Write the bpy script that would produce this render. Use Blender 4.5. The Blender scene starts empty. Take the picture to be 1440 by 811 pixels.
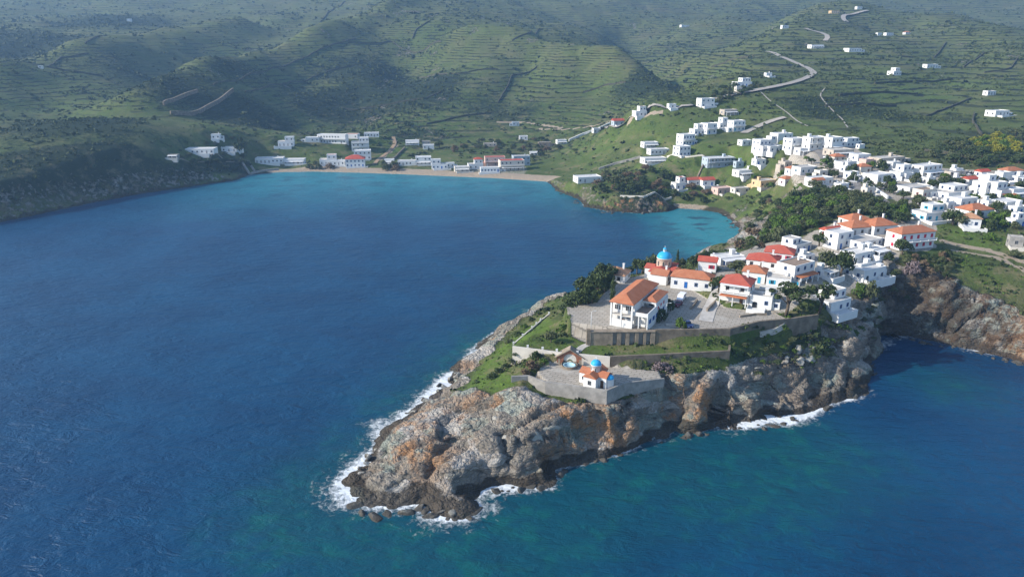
import bpy, math, random
import numpy as np
R = math.radians
scene = bpy.context.scene
COL = scene.collection
RNG = random.Random(7)
NP = np.random.default_rng(11)

# ------------------------------------------------------------------ camera
CAM_H, PITCH, FPX = 96.0, R(18.5), 1028.0
cam_d = bpy.data.cameras.new('camera'); cam = bpy.data.objects.new('camera', cam_d); COL.objects.link(cam)
cam.location = (0, 0, CAM_H); cam.rotation_euler = (R(90) - PITCH, 0, 0)
cam_d.sensor_width = 36.0; cam_d.lens = 36.0 * FPX / 1440.0
cam_d.clip_start = 1.0; cam_d.clip_end = 9000.0
scene.camera = cam
# ------------------------------------------------------------------ light
SUN_EL, SUN_AZ = R(28), math.atan2(-0.2, -0.98)      # direction TO the sun in the ground plane
SUNV = (math.cos(SUN_EL) * math.cos(SUN_AZ), math.cos(SUN_EL) * math.sin(SUN_AZ), math.sin(SUN_EL))
world = bpy.data.worlds.new('World'); scene.world = world; world.use_nodes = True
wn = world.node_tree.nodes; wl = world.node_tree.links
bg = wn['Background']; bg.inputs['Strength'].default_value = 0.15
sky = wn.new('ShaderNodeTexSky'); sky.sky_type = 'NISHITA'; sky.sun_disc = False
sky.sun_elevation = SUN_EL; sky.sun_rotation = math.atan2(SUNV[0], SUNV[1])
sky.altitude = 100; sky.air_density = 1.0; sky.dust_density = 0.6; sky.ozone_density = 2.0
wl.new(sky.outputs[0], bg.inputs['Color'])
sd = bpy.data.lights.new('sun', 'SUN'); sd.energy = 4.3; sd.angle = R(0.5); sd.color = (1.0, 0.93, 0.83)
sun = bpy.data.objects.new('sun', sd); COL.objects.link(sun)
from mathutils import Vector, Matrix
sun.rotation_euler = Vector(SUNV).to_track_quat('Z', 'Y').to_euler(); sun.location = (-200, 0, 400)
vs = scene.view_settings; vs.view_transform = 'Standard'; vs.look = 'None'; vs.exposure = 0.82; vs.gamma = 1.0
vs.use_curve_mapping = False
scene.cycles.use_denoising = True
scene.cycles.max_bounces = 5; scene.cycles.diffuse_bounces = 3; scene.cycles.glossy_bounces = 2
scene.cycles.transmission_bounces = 2; scene.cycles.transparent_max_bounces = 6; scene.cycles.volume_bounces = 0

# ------------------------------------------------------------------ pixel -> world
SP, CP = math.sin(PITCH), math.cos(PITCH)
def ray(px, py):
    a = (px - 720) / FPX; b = (405.5 - py) / FPX
    return np.array([a, CP + b * SP, b * CP - SP])
def onz(px, py, z):
    d = ray(px, py); t = (z - CAM_H) / d[2]
    return d * t + np.array([0, 0, CAM_H])
def ont(px, py, t):
    return ray(px, py) * t + np.array([0, 0, CAM_H])

# ------------------------------------------------------------------ numpy noise
def _h(xi, yi, s):
    h = (xi.astype(np.int64) * 374761393 + yi.astype(np.int64) * 668265263 + s * 974634777) & 0xffffffff
    h = ((h ^ (h >> 13)) * 1274126177) & 0xffffffff
    return ((h ^ (h >> 16)) & 0xffff) / 65535.0
def vn(x, y, s=0):
    xf = np.floor(x); yf = np.floor(y); u = x - xf; v = y - yf
    u = u * u * u * (u * (u * 6 - 15) + 10); v = v * v * v * (v * (v * 6 - 15) + 10)
    a = _h(xf, yf, s); b = _h(xf + 1, yf, s); c = _h(xf, yf + 1, s); d = _h(xf + 1, yf + 1, s)
    return (a + (b - a) * u) * (1 - v) + (c + (d - c) * u) * v
def fbm(x, y, o=4, s=0):
    r = 0; a = 0.5; t = 0
    for k in range(o):
        r = r + a * vn(x * 2 ** k + 17.3 * k, y * 2 ** k - 9.1 * k, s + k); t += a; a *= 0.5
    return r / t * 2 - 1
def ridge(x, y, o=3, s=0):
    r = 0; a = 0.5; t = 0
    for k in range(o):
        r = r + a * (1 - np.sqrt((2 * vn(x * 2 ** k + 3.3 * k, y * 2 ** k + 7.7 * k, s + k) - 1) ** 2 + .03)); t += a; a *= 0.5
    return r / t
def cells(x, y, s=0):
    xi = np.floor(x); yi = np.floor(y); f1 = np.full(x.shape, 9.0); f2 = np.full(x.shape, 9.0); idv = np.zeros(x.shape)
    for i in (-1, 0, 1):
        for j in (-1, 0, 1):
            cx = xi + i; cy = yi + j
            dx = cx + _h(cx, cy, s) - x; dy = cy + _h(cx, cy, s + 5) - y
            d = dx * dx + dy * dy; v = _h(cx, cy, s + 9)
            m = d < f1
            f2 = np.where(m, f1, np.minimum(f2, d)); f1 = np.where(m, d, f1); idv = np.where(m, v, idv)
    return np.sqrt(f1), np.sqrt(f2), idv
def sstep(a, b, x):
    t = np.clip((x - a) / (b - a), 0, 1); return t * t * (3 - 2 * t)

# ------------------------------------------------------------------ coast (z = 0): pixel, steepness, foam
CO = [(-120,332,1.1,.2),(0,312,1.2,.3),(60,300,1.2,.3),(130,285,1.1,.3),(200,272,1.0,.3),(270,262,.9,.2),(330,254,.8,.15),
 (352,246,.5,.1),(390,242.5,.10,.05),(440,241.5,.10,.05),(500,243,.10,.05),(560,245,.10,.05),(630,248,.10,.05),(700,251,.10,.05),(768,255.5,.12,.05),
 (776,260,.9,.1),(783,268,1.0,.2),(800,274,1.0,.25),(815,281,.9,.3),(824,291,.9,.5),(850,296,1.0,.5),(900,300,1.0,.35),(938,297.5,.8,.2),(955,293,.2,.05),
 (985,295,.2,.05),(1010,299,.35,.05),(1026,308,.6,.05),(1036,318,.7,.05),(1040,330,.7,.05)]
COAST = [tuple(onz(a, b, 0)[:2]) + (s, f) for a, b, s, f in CO]
COAST += [(112, 356, .8, .05), (96, 336, .9, .1), (74, 308, .9, .1), (50, 285, .9, .1), (30, 268, .9, .1)]
CO2 = [(762,428,.9,.1),(738,440,.8,.5),(728,452,.7,.6),(702,462,.6,.85),(676,480,.4,.95),(656,500,.36,1),(636,525,.34,1),(612,550,.34,1),
 (584,570,.34,1),(560,590,.36,1),(540,612,.4,1),(520,636,.5,1.2),(500,656,.6,1.3),(484,676,.6,1.4),(494,702,.5,1.4),(520,716,.45,1.3),(560,712,.35,1.2),
 (590,706,.3,1.2),(612,722,.3,1.3),(650,728,.3,1.2),(674,716,.3,1.0),(664,702,.5,.8),(690,686,1.3,.55),(722,684,1.4,.5),(745,682,1.2,.5),(772,680,1.2,.6),(780,664,1.8,.3),(800,652,1.8,.6),(822,648,1.8,.7),
 (850,641,1.9,.5),(880,633,1.8,.7),(910,622,1.8,.6),(936,612,2,.45),(948,600,2.2,.45),(958,606,2.2,.6),(985,606,1.9,.8),(1010,600,1.7,.6),(1030,602,1.5,.8),(1062,598,1.4,.8),(1085,588,2,.5),(1100,592,1.3,.8),(1136,582,1.0,.75),
 (1160,570,.95,.7),(1190,562,.9,.75),(1218,550,1.0,.8),(1222,536,1.8,.3),(1226,518,2,.1),(1240,498,2,.1),(1254,480,2,.1),(1275,474,2,.2),(1300,479,1.8,.3),(1340,487,1.9,.4),
 (1380,494,1.9,.5),(1420,504,1.8,.6),(1440,510,1.7,.6),(1520,535,1.4,.6)]
COAST += [tuple(onz(a, b, 0)[:2]) + (s, f) for a, b, s, f in CO2]
FARL = [(330, 175, 1, .5), (600, 120, 1, .5), (3500, 60, 1, 0), (3500, 5000, 1, 0), (-3500, 5000, 1, 0), (-3500, 100, 1, 0), (-900, 220, 1, .3), (-520, 300, 1, .3)]
LAND = np.array(COAST + FARL)
LX, LY, LS, LF = LAND.T

def coast_sd(X, Y):
    """signed distance to the shore (positive on land), steepness and foam of the nearest stretch"""
    n = len(LX); best = np.full(X.shape, 1e18); S = np.zeros(X.shape); F = np.zeros(X.shape); ins = np.zeros(X.shape, bool)
    for i in range(n):
        j = (i + 1) % n; ax, ay, bx, by = LX[i], LY[i], LX[j], LY[j]
        ex, ey = bx - ax, by - ay
        t = np.clip(((X - ax) * ex + (Y - ay) * ey) / (ex * ex + ey * ey), 0, 1)
        d = (X - ax - t * ex) ** 2 + (Y - ay - t * ey) ** 2
        m = d < best
        best = np.where(m, d, best); S = np.where(m, LS[i] + (LS[j] - LS[i]) * t, S); F = np.where(m, LF[i] + (LF[j] - LF[i]) * t, F)
        if ay != by:
            c = ((ay > Y) != (by > Y)) & (X < (bx - ax) * (Y - ay) / (by - ay) + ax)
            ins ^= c
    d = np.sqrt(best)
    return np.where(ins, d, -d), S, F

def inpoly(P, X, Y):
    ins = np.zeros(X.shape, bool); best = np.full(X.shape, 1e18); n = len(P)
    for i in range(n):
        ax, ay = P[i][:2]; bx, by = P[(i + 1) % n][:2]; ex, ey = bx - ax, by - ay
        t = np.clip(((X - ax) * ex + (Y - ay) * ey) / (ex * ex + ey * ey + 1e-9), 0, 1)
        best = np.minimum(best, (X - ax - t * ex) ** 2 + (Y - ay - t * ey) ** 2)
        if ay != by:
            ins ^= ((ay > Y) != (by > Y)) & (X < (bx - ax) * (Y - ay) / (by - ay) + ax)
    d = np.sqrt(best)
    return np.where(ins, d, -d)
def pline(P, X, Y):
    best = np.full(X.shape, 1e18); T = np.zeros(X.shape); n = len(P) - 1
    for i in range(n):
        ax, ay = P[i][:2]; bx, by = P[i + 1][:2]; ex, ey = bx - ax, by - ay
        t = np.clip(((X - ax) * ex + (Y - ay) * ey) / (ex * ex + ey * ey + 1e-9), 0, 1)
        d = (X - ax - t * ex) ** 2 + (Y - ay - t * ey) ** 2; m = d < best
        best = np.where(m, d, best); T = np.where(m, (i + t) / n, T)
    return np.sqrt(best), T

# ------------------------------------------------------------------ relief control points
CTL = [onz(*c) for c in [
 # headland plateau
 (780,525,12.5),(838,548,12.5),(870,528,12.7),(925,534,12),(760,480,15.2),(850,492,15.2),(930,490,15.2),(1000,490,15.2),(720,488,13),(830,466,19),
 (870,455,19),(920,460,19),(980,455,19.2),(1020,460,19),(960,420,19.3),(880,400,18.5),(830,420,16.5),(805,445,16),(775,448,11),(900,385,18.5),(940,380,19),
 (1043,430,20),(1100,440,19),(1100,405,21.2),(1160,440,18.8),(1185,425,19),(1180,385,22),(1210,355,25),(1230,325,27.5),(1290,352,26),(1250,395,20),(1140,370,22.5),(1060,375,21),(1120,345,23),
 (1000,365,19),(1020,355,17),
 (700,500,10.5),(680,530,8.8),(650,560,6.8),(620,600,5.8),(585,640,4.2),(560,668,3.0),(530,680,2.2),(700,560,9.5),(660,620,6.2),(740,560,10.8),(720,600,8.8),(640,665,4.2),(600,670,3.6),(760,600,9.6),(720,640,6.5),(690,660,5),(800,600,9.5),(860,590,9),(640,585,5.6),(600,590,3.6),(560,640,2.6),
 (760,450,8.5),(720,480,8),
 (1050,505,11.5),(1120,480,12.8),(1200,460,10.5),(1050,545,6.5),(1120,520,7.5),(1120,555,3.5),(1180,505,6.5),(1185,540,3),(1215,500,5),
 # neck, cove and village
 (1100,312,22),(1060,340,17),(1150,300,27),(1200,300,28.5),(1250,300,28.5),(1330,320,27),(1400,325,27),(1440,340,26),(1380,372,23),(1340,350,24),(1430,385,21),(1400,400,18.5),(1440,410,18),(1370,395,19),
 (1400,300,29),(1300,272,31),(1200,275,30),(1150,262,29),(1100,262,26),(1060,264,21),(1010,275,15),(1040,290,13),
 (960,268,12),(850,268,8.5),(880,262,10),(910,278,8),(830,255,8),(930,275,9),(900,240,14),(920,228,17),(1010,236,21),(960,205,28),(1000,187,34),(1045,182,36.5),(1040,160,45),(1000,150,48),(1040,120,62),
 (1100,210,34),(1160,215,34.5),(1200,210,36),(1240,225,35),(1300,235,35),(1400,252,34),(1440,232,37),(1250,180,42),(1150,180,42),(1400,160,48),(1400,130,58),
 (895,165,40),(850,215,14),(870,190,26),(820,226,8),(790,240,3.5),(800,246,3.5),
 (600,215,6),(700,215,6.5),(520,208,9),(800,200,10),(760,225,4),(480,215,8),(400,225,5),(440,228,4.5),(560,230,3.8),(640,236,3.2),(720,240,3),
 # left shore
 (270,230,13),(330,220,11)]]
CTL += [ont(*c) for c in [
 (410,200,620),(450,195,640),(500,188,655),(600,190,700),(280,208,560),(310,188,590),(200,200,520),(100,215,480),(0,235,445),
 (1140,100,730),(1110,85,790),(1250,105,690),(1310,95,720),(1200,70,850),(1150,65,880),(1190,30,1060),(1210,12,1200),(1105,38,1020),(1250,50,1000),(1400,60,950),(1330,40,1250),(1440,10,1500),(1300,5,1600),(1430,100,720),
 (1000,70,1120),(960,110,860),(905,140,760),(950,130,780),(1020,100,800),(1060,60,960),(1000,30,1350),(960,10,1600),
 (650,180,730),(700,185,720),(780,185,710),(600,140,800),(700,135,800),(800,135,800),(860,150,760),(600,90,930),(700,85,930),(800,85,930),(870,110,850),(700,35,1080),(600,35,1080),(800,45,1080),(860,70,1050),(900,60,1300),(820,10,1500),(700,5,1350),(600,5,1300),
 (500,165,750),(420,170,700),(400,150,740),(300,170,640),(320,132,720),(270,142,690),(200,150,640),(350,105,820),(450,70,980),(530,45,1080),(520,110,860),(430,120,860),(400,60,1120),(330,50,1150),(250,90,900),(200,115,760),(120,150,620),(0,170,560),(0,120,680),(60,90,800),(0,60,950),(150,60,1000),(220,40,1150),(100,20,1350),(300,15,1400),(450,15,1400),(520,5,1400)]]
CTL += [np.array(c, float) for c in [(-1800,2600,400),(0,2600,420),(1900,2600,400),(-700,1900,245),(100,1900,250),(900,1900,250),(-1500,1400,170),(1600,1300,200),(-900,600,60),(-1200,900,110),(-700,420,35),(520,330,40),(720,600,75),(420,240,22),(900,300,40),(1200,700,110),
 (30,250,13),(60,265,13),(85,290,14),(100,310,15)]]
CTL = np.array(CTL)
def _tk(r2): return r2 * np.log(r2 + 1e-9)
cx, cy, cz = CTL[:, 0] / 500, CTL[:, 1] / 500, CTL[:, 2]
n = len(cx)
A = np.zeros((n + 3, n + 3))
A[:n, :n] = _tk((cx[:, None] - cx) ** 2 + (cy[:, None] - cy) ** 2) + np.eye(n) * 2e-4
A[:n, n:] = np.stack([np.ones(n), cx, cy], 1); A[n:, :n] = A[:n, n:].T
TW = np.linalg.solve(A, np.concatenate([cz, [0, 0, 0]]))
def relief(X, Y):
    x = X / 500; y = Y / 500
    h = TW[n] + TW[n + 1] * x + TW[n + 2] * y
    for i in range(n):
        h = h + TW[i] * _tk((x - cx[i]) ** 2 + (y - cy[i]) ** 2)
    return h

# flat places cut into the relief: polygon in photo pixels on the plane z
def zpoly(z, pts): return [onz(a, b, z) for a, b in pts]
YARD = zpoly(19, [(796,432),(803,455),(829,467),(862,466),(924,466),(1026,464.5),(1067,454),(1112,450),(1090,440),(1020,432),(985,415),(950,392),(905,386),(870,396),(850,412),(840,425)])
LAWN = zpoly(15.2, [(724,487),(790,496),(859,502),(936,499),(1024,494),(1024,486.5),(984,487.5),(924,485),(862,480),(830,476),(800,472),(765,474),(745,478)])
DECK = zpoly(12.6, [(771,509),(752,523),(768,538),(853,551),(877,539),(934,532),(930,520),(857,514.5)])
PATHP = [onz(829, 467, 19), onz(818, 480, 17), onz(811, 492, 16)]
FLATS = [(YARD, 19, 1.2), (LAWN, 15.2, 1.2), (DECK, 12.5, .4)]
DFRONT = zpoly(12.6, [(765,538),(853,551.5),(878,540),(934,532.5)])
GULLY = [onz(945, 609, 0), onz(953, 580, 5), onz(963, 556, 9), onz(978, 520, 14)]
GULLIES = [(GULLY, 1.8, 6.5)] + [([onz(*c) for c in L], w, a) for L, w, a in [([(1004,603,0),(1012,565,4),(1018,532,8)],1.3,4.5),([(1078,596,0),(1088,560,4),(1092,530,8)],1.5,4.5),([(1140,582,0),(1150,545,3),(1156,515,7)],1.4,4),([(780,668,0),(790,632,4),(800,596,9)],1.6,4.5),([(868,638,0),(872,604,5),(880,575,9)],1.2,4),([(912,622,0),(914,592,4),(912,566,8)],1.2,3.5),([(720,684,0),(712,640,4),(700,605,7)],1.4,3),([(600,700,.5),(612,650,3),(650,600,6)],1.2,2),([(1185,562,0),(1190,530,3),(1196,500,6)],1.2,3.5)]]
CAVES = [(onz(1046, 588, 1), 5.0), (onz(1092, 580, 1), 5.5), (onz(1260, 476, 1), 7), (onz(778, 662, 1), 4), (onz(1020, 590, 1), 3.5), (onz(712, 680, 1), 2.5)]

SPURS = [([ont(*c) for c in [(190,152,650),(300,115,790),(400,85,920),(500,45,1080),(570,12,1250)]], 24, 40), ([ont(*c) for c in [(620,55,980),(720,60,980),(860,105,880),(935,150,760)]], 26, 38),
 ([ont(*c) for c in [(900,165,585),(1000,145,610),(1075,75,880),(1150,45,1050),(1210,10,1250)]], 9, 50), ([ont(*c) for c in [(0,100,720),(150,70,900),(330,40,1150)]], 20, 50),
 ([ont(*c) for c in [(1300,30,1300),(1380,45,1000),(1440,90,760)]], 12, 60),
 ([ont(*c) for c in [(880,40,1350),(900,90,1000),(965,118,840),(975,140,740)]], -20, 40), ([ont(*c) for c in [(140,165,620),(240,110,830),(330,75,1000)]], -14, 45), ([ont(*c) for c in [(420,170,700),(560,110,880),(600,60,1000)]], -16, 42), ([ont(*c) for c in [(1040,60,1080),(1090,25,1350),(1120,5,1550)]], -20, 55), ([ont(*c) for c in [(700,150,790),(740,110,860),(760,70,950)]], -9, 28), ([ont(*c) for c in [(1290,150,560),(1330,110,680),(1350,70,900)]], -8, 35), ([ont(*c) for c in [(40,150,620),(60,110,740),(30,70,900)]], -12, 40)]
def height(X, Y):
    sd, S, F = coast_sd(X, Y)
    near = sstep(420, 330, Y) * sstep(-90, -60, X)
    jag = fbm(X / 14, Y / 14, 4, 3) * 3.2 * np.clip(S, 0.2, 1.6) * (0.35 + 0.65 * near) * sstep(0.15, .5, S)
    d = sd + jag * sstep(0, 7, sd + 2.5)
    h = relief(X, Y)
    hl = sstep(640, 1000, Y) + .45 * sstep(-170, -320, X)
    hl = np.clip(hl, 0, 1)
    h = h + hl * (fbm(X / 130, Y / 130, 4, 21) * 11 - ridge(X / 190 + .3 * fbm(X / 150, Y / 150, 2, 8), Y / 330, 3, 31) * 16 + 10.5) * sstep(5, 90, sd)
    h = h + fbm(X / 30, Y / 30, 3, 40) * 0.8 * sstep(8, 30, sd) * (1 - near)
    for P, am, wd in SPURS:
        d2, t2 = pline(P, X, Y); h = h + am * np.exp(-(d2 / wd) ** 2) * (1 + .35 * fbm(X / 70, Y / 70, 3, 77))
    cl = (S + 1.2 * sstep(20, 160, d)) * np.maximum(d, 0) + 0.25 * np.maximum(d, 0) ** .7
    k = 1.5
    h = np.maximum(h, 0.6)
    m = np.clip(0.5 + 0.5 * (cl - h) / k, 0, 1)
    hh = cl + (h - cl) * m - k * m * (1 - m) * .5
    rocky = sstep(2.0, -1.0, cl - h - 1.0) * sstep(.2, .34, S)
    rough = rocky
    hw = -0.35 * np.abs(sd) ** 0.9 - 0.1
    hh = np.where(sd > 0, np.maximum(hh, 0.02 + 0.15 * np.minimum(sd, 2)), hw)
    for P, z, so in FLATS:
        if True:
            w = sstep(-so, 0.0, inpoly(P, X, Y)) * (np.abs(hh - z) < 9)
            hh = hh + (z - hh) * w; rough = rough * (1 - w)
    dkd, _t = pline(DFRONT, X, Y); out = inpoly(DECK, X, Y) < .3
    cut = 9.4 + .45 * np.maximum(dkd - 2.5, 0) + .3 * fbm(X / 3, Y / 3, 2, 66)
    hh = np.where(out & (dkd < 9) & (hh > cut), cut, hh)
    for G_, gw, ga in GULLIES:
        d2, t2 = pline(G_, X, Y); g = np.exp(-((d2 + .5 * fbm(X / 3, Y / 3, 2, 67)) / gw) ** 2) * sstep(1.0, .7, t2)
        hh = hh - g * ga * np.clip(hh / 8, 0, 1)
    hh = np.where((sd > 0) & (hh < .05), .05, hh)
    return hh, sd, S, F, rough

def axis(*seg):
    out = []
    for a, b, s in seg:
        k = max(1, int(round((b - a) / s))); out += list(np.linspace(a, b, k, endpoint=False))
    return np.array(out + [seg[-1][1]])
XS = axis((-1700, -700, 22), (-700, -330, 7), (-330, -45, 3.2), (-45, 135, .5), (135, 175, .7), (175, 320, 2), (320, 620, 4.5), (620, 1800, 20))
YS = axis((100, 122, 2), (122, 262, .5), (262, 300, .8), (300, 420, 1.4), (420, 620, 2.4), (620, 900, 3.6), (900, 1300, 6), (1300, 2200, 14))
GX, GY = np.meshgrid(XS, YS)
HF, SD, ST, FO, ROUGH = height(GX, GY)
def hat(x, y):
    i = int(np.clip(np.searchsorted(XS, x) - 1, 0, len(XS) - 2)); j = int(np.clip(np.searchsorted(YS, y) - 1, 0, len(YS) - 2))
    u = (x - XS[i]) / (XS[i + 1] - XS[i]); v = (y - YS[j]) / (YS[j + 1] - YS[j]); u = min(max(u, 0), 1); v = min(max(v, 0), 1)
    return float((HF[j, i] * (1 - u) + HF[j, i + 1] * u) * (1 - v) + (HF[j + 1, i] * (1 - u) + HF[j + 1, i + 1] * u) * v)
def hats(x, y):
    i = np.clip(np.searchsorted(XS, x) - 1, 0, len(XS) - 2); j = np.clip(np.searchsorted(YS, y) - 1, 0, len(YS) - 2)
    u = np.clip((x - XS[i]) / (XS[i + 1] - XS[i]), 0, 1); v = np.clip((y - YS[j]) / (YS[j + 1] - YS[j]), 0, 1)
    return (HF[j, i] * (1 - u) + HF[j, i + 1] * u) * (1 - v) + (HF[j + 1, i] * (1 - u) + HF[j + 1, i + 1] * u) * v
def at(px, py):
    """where the line of sight through a photo pixel meets the ground"""
    d = ray(px, py); t = 110.0
    while t < 2600:
        p = d * t; 
        if p[2] + CAM_H <= max(0, hat(p[0], p[1])):
            lo, hi = t - (1.5 if t < 400 else 4), t
            for _ in range(14):
                m = (lo + hi) / 2; q = d * m
                if q[2] + CAM_H <= max(0, hat(q[0], q[1])): hi = m
                else: lo = m
            q = d * hi; return Vector((q[0], q[1], max(0, hat(q[0], q[1]))))
        t += 1.5 if t < 400 else 4
    q = d * 2600; return Vector((q[0], q[1], hat(q[0], q[1])))
def dist(p): return p[1] * CP - (p[2] - CAM_H) * SP       # depth along the view axis

def place(x0, y0, x1, y1, yaw=20, ratio=.75, fl=1, roof='flat', ext=''):
    """ground plan, foot and height of a house from its outline in the photograph"""
    P = at((x0 + x1) / 2, y1 - .5); dep = dist(P); mpp = dep / FPX; th = R(yaw); c, s = math.cos(th), abs(math.sin(th))
    e = math.asin((CAM_H - P.z) / (P - Vector((0, 0, CAM_H))).length)
    W = (x1 - x0) * mpp * (1.04 if dep > 300 else 1.07); w = W / (c + ratio * s); d = w * ratio
    if 'n' in ext: d = min(d, 7.0); w = (W - d * s) / c
    Dy = d * c + w * s; rise = .26 * min(w, d) if roof != 'flat' else 0
    h = ((y1 - y0) * mpp - Dy * math.sin(e) * (1 if roof == 'flat' else .55)) / math.cos(e) - rise
    h = min(max(h, 2.7 * fl if fl == 1 else 2.5 * fl), 3.6 * fl + .6)
    return (P.x, P.y + Dy / 2, P.z, w, d, h, rise, th, dep)

GB, GH, GV, GP, GF = 'houses along the bay beach', 'white houses climbing the ridge', 'houses of the upper village', 'houses on the headland', 'far houses on the hillsides'
HT = []
def H(*a, **k): HT.append((a, k))
# headland houses
H('small white house with old orange tiles at the edge of the pine grove', 849,374,889,399, -25,.9,1,'hip','white','oldtile','f_brown','',group=GP)
H('long white house with hipped orange roof and dark balcony behind the parked cars', 949,364,1009,412, -22,1.25,1,'hip','white','orange','f_blue','n',group=GP)
H('narrow white house with red gable behind the long orange roof', 984,360,1012,384, -20,.8,1,'gable','white','red','f_red','',group=GP)
H('flat white house between the orange roofs and the cove trees', 1006,356,1050,374, 20,.6,1,'flat','white','whiteroof','f_blue','',group=GP)
H('red roofed house with white balcony columns, orange awning and stone ground floor', 1018,384,1069,428, -28,.95,2,'hip','white','red','f_brown','bBpo',group=GP)
H('white house with brownish orange roof and teal shutters behind the balcony house', 1048,372,1085,402, -25,.9,1,'hip','white','orange','f_teal','',group=GP)
H('cube house with teal shutters and small dark chimney on its flat roof', 1082,382,1121,406, -22,.9,1,'flat','white','conc','f_teal','c',group=GP)
H('low white house with arched window behind the big pine', 1058,407,1092,437, -25,.7,1,'flat','white','conc','f_blue','a',group=GP)
H('low house with two-tone red hipped roof in the middle of the headland', 1056,357,1104,380, -25,.7,1,'hip','white','red','f_brown','',group=GP)
H('white house with bright red roof and red shutters below the white tower house', 1081,344,1126,369, -25,.8,1,'hip','white','red','f_red','',group=GP)
H('tall white two-storey house with brown flat roof and red awning', 1100,360,1152,399, 35,.75,2,'flat','white','brownroof','f_blue','cpon',group=GP)
H('white tower house rising above the two red roofs', 1106,329,1147,357, 35,.7,2,'flat','white','conc','f_blue','uL',group=GP)
H('low white annex under dark trees beside the brown roofed house', 1150,373,1176,392, 35,.6,1,'flat','white','conc','f_blue','',group=GP)
H('upper white block of the stepped cluster above the dark tree', 1166,320,1204,352, 30,.7,2,'flat','white','whiteroof','f_blue','',group=GP)
H('stepped white house with open arched terrace below the big red roof', 1196,329,1250,352, 30,.6,1,'flat','white','conc','f_blue','a',group=GP)
H('broad white lower house with terrace wall in the stepped cluster', 1190,346,1242,372, 30,.5,1,'flat','white','whiteroof','f_blue','s',group=GP)
H('white cliff-edge house with dark arched door and outside steps', 1198,364,1254,398, 30,.7,1,'flat','white','whiteroof','f_blue','as',group=GP)
H('white house with high parapet perched alone on the cliff edge by the pines', 1150,398,1204,442, 32,.8,2,'flat','white','conc','f_blue','u',group=GP)
H('white house with wide orange hipped roof at the right top of the headland', 1222,306,1264,331, 15,.8,1,'hip','white','orange','f_grey','g',group=GP)
H('white house with orange hipped roof and long front terrace at the top of the headland', 1190,309,1230,333, 15,.8,1,'hip','white','orange','f_grey','',group=GP)
H('small white house with orange roof behind the broad red roof', 1190,303,1226,320, 15,.8,1,'hip','white','orange','f_brown','',group=GP)
H('small red gabled house left of the stepped white cluster', 1160,318,1188,336, 20,.8,1,'gable','white','red','f_red','',group=GP)
H('white two-storey house with red roof and red shutters above the cliff', 1258,317,1320,353, 18,.5,2,'hip','white','orange','f_red','bn',group=GP,kind='closed')
H('ruined grey stone hut at the right edge above the cove', 1422,329,1442,350, -20,.8,1,'flat','greystone','conc','f_grey','',group=GP)
# upper village, right side
H('white house with blue shutters behind the cliff wood', 1294,284,1337,313, 18,.7,2,'flat','white','whiteroof','f_teal','u',group=GV)
H('white house with blue door and low orange roof beside a lawn', 1356,299,1384,323, -18,.9,1,'hip','white','oldtile','f_blue','',group=GV)
H('white house with broad orange roof behind the blue door house', 1358,286,1402,309, 20,.7,1,'hip','white','orange','f_blue','',group=GV)
H('white cube house with single dark window under the long terrace', 1342,271,1380,294, 22,.7,1,'flat','white','whiteroof','f_grey','',group=GV)
H('long white terraced house with gabled front in the right village', 1320,257,1380,282, 25,.6,2,'flat','white','whiteroof','f_blue','u',group=GV)
H('tall narrow white house with roof terrace in the right village', 1376,244,1408,279, 24,.8,3,'flat','white','whiteroof','f_blue','u',group=GV)
H('white house with orange awning at the right edge of the photo', 1396,252,1440,282, 24,.7,2,'flat','white','whiteroof','f_blue','uLpo',group=GV)
H('white house with pillared porch at the lower right of the village', 1404,274,1444,299, 24,.7,1,'flat','white','whiteroof','f_grey','p',group=GV)
H('white house with small red gable left of the tall narrow house', 1358,248,1376,264, 15,.8,1,'gable','white','red','f_blue','',group=GV)
H('small white house with orange roof alone at the far right edge', 1412,235,1442,250, 15,.6,1,'hip','white','orange','f_blue','g',group=GV)
H('biggest plain white hall with blank front in the village', 1288,229,1333,250, 28,.5,2,'flat','white','whiteroof','f_grey','c',group=GV)
H('white house with open courtyard left of the plain white hall', 1257,230,1290,255, 28,.6,2,'flat','white','whiteroof','f_blue','u',group=GV)
H('wide low white house beside the village street', 1222,237,1262,259, 30,.7,1,'flat','white','whiteroof','f_grey','u',group=GV)
H('long grey-beige workshop with flat roof at the village back edge', 1230,218,1281,234, 25,.45,1,'flat','beige','conc','f_grey','',group=GV)
H('low white house with grey roof behind dark trees by the street', 1270,258,1316,274, 25,.5,1,'flat','white','conc','f_grey','',group=GV)
H('low building with long pale roof at the back of the right village', 1333,240,1368,250, 20,.3,1,'flat','beige','whiteroof','f_grey','',group=GV)
H('white house with brownish flat roof above the cliff wood', 1290,262,1322,281, 25,.6,1,'flat','offwhite','brownroof','f_red','',group=GV)
H('white house at the right edge with pergola on slim posts', 1418,262,1446,280, 22,.6,1,'flat','white','whiteroof','f_blue','p',group=GV)
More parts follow.
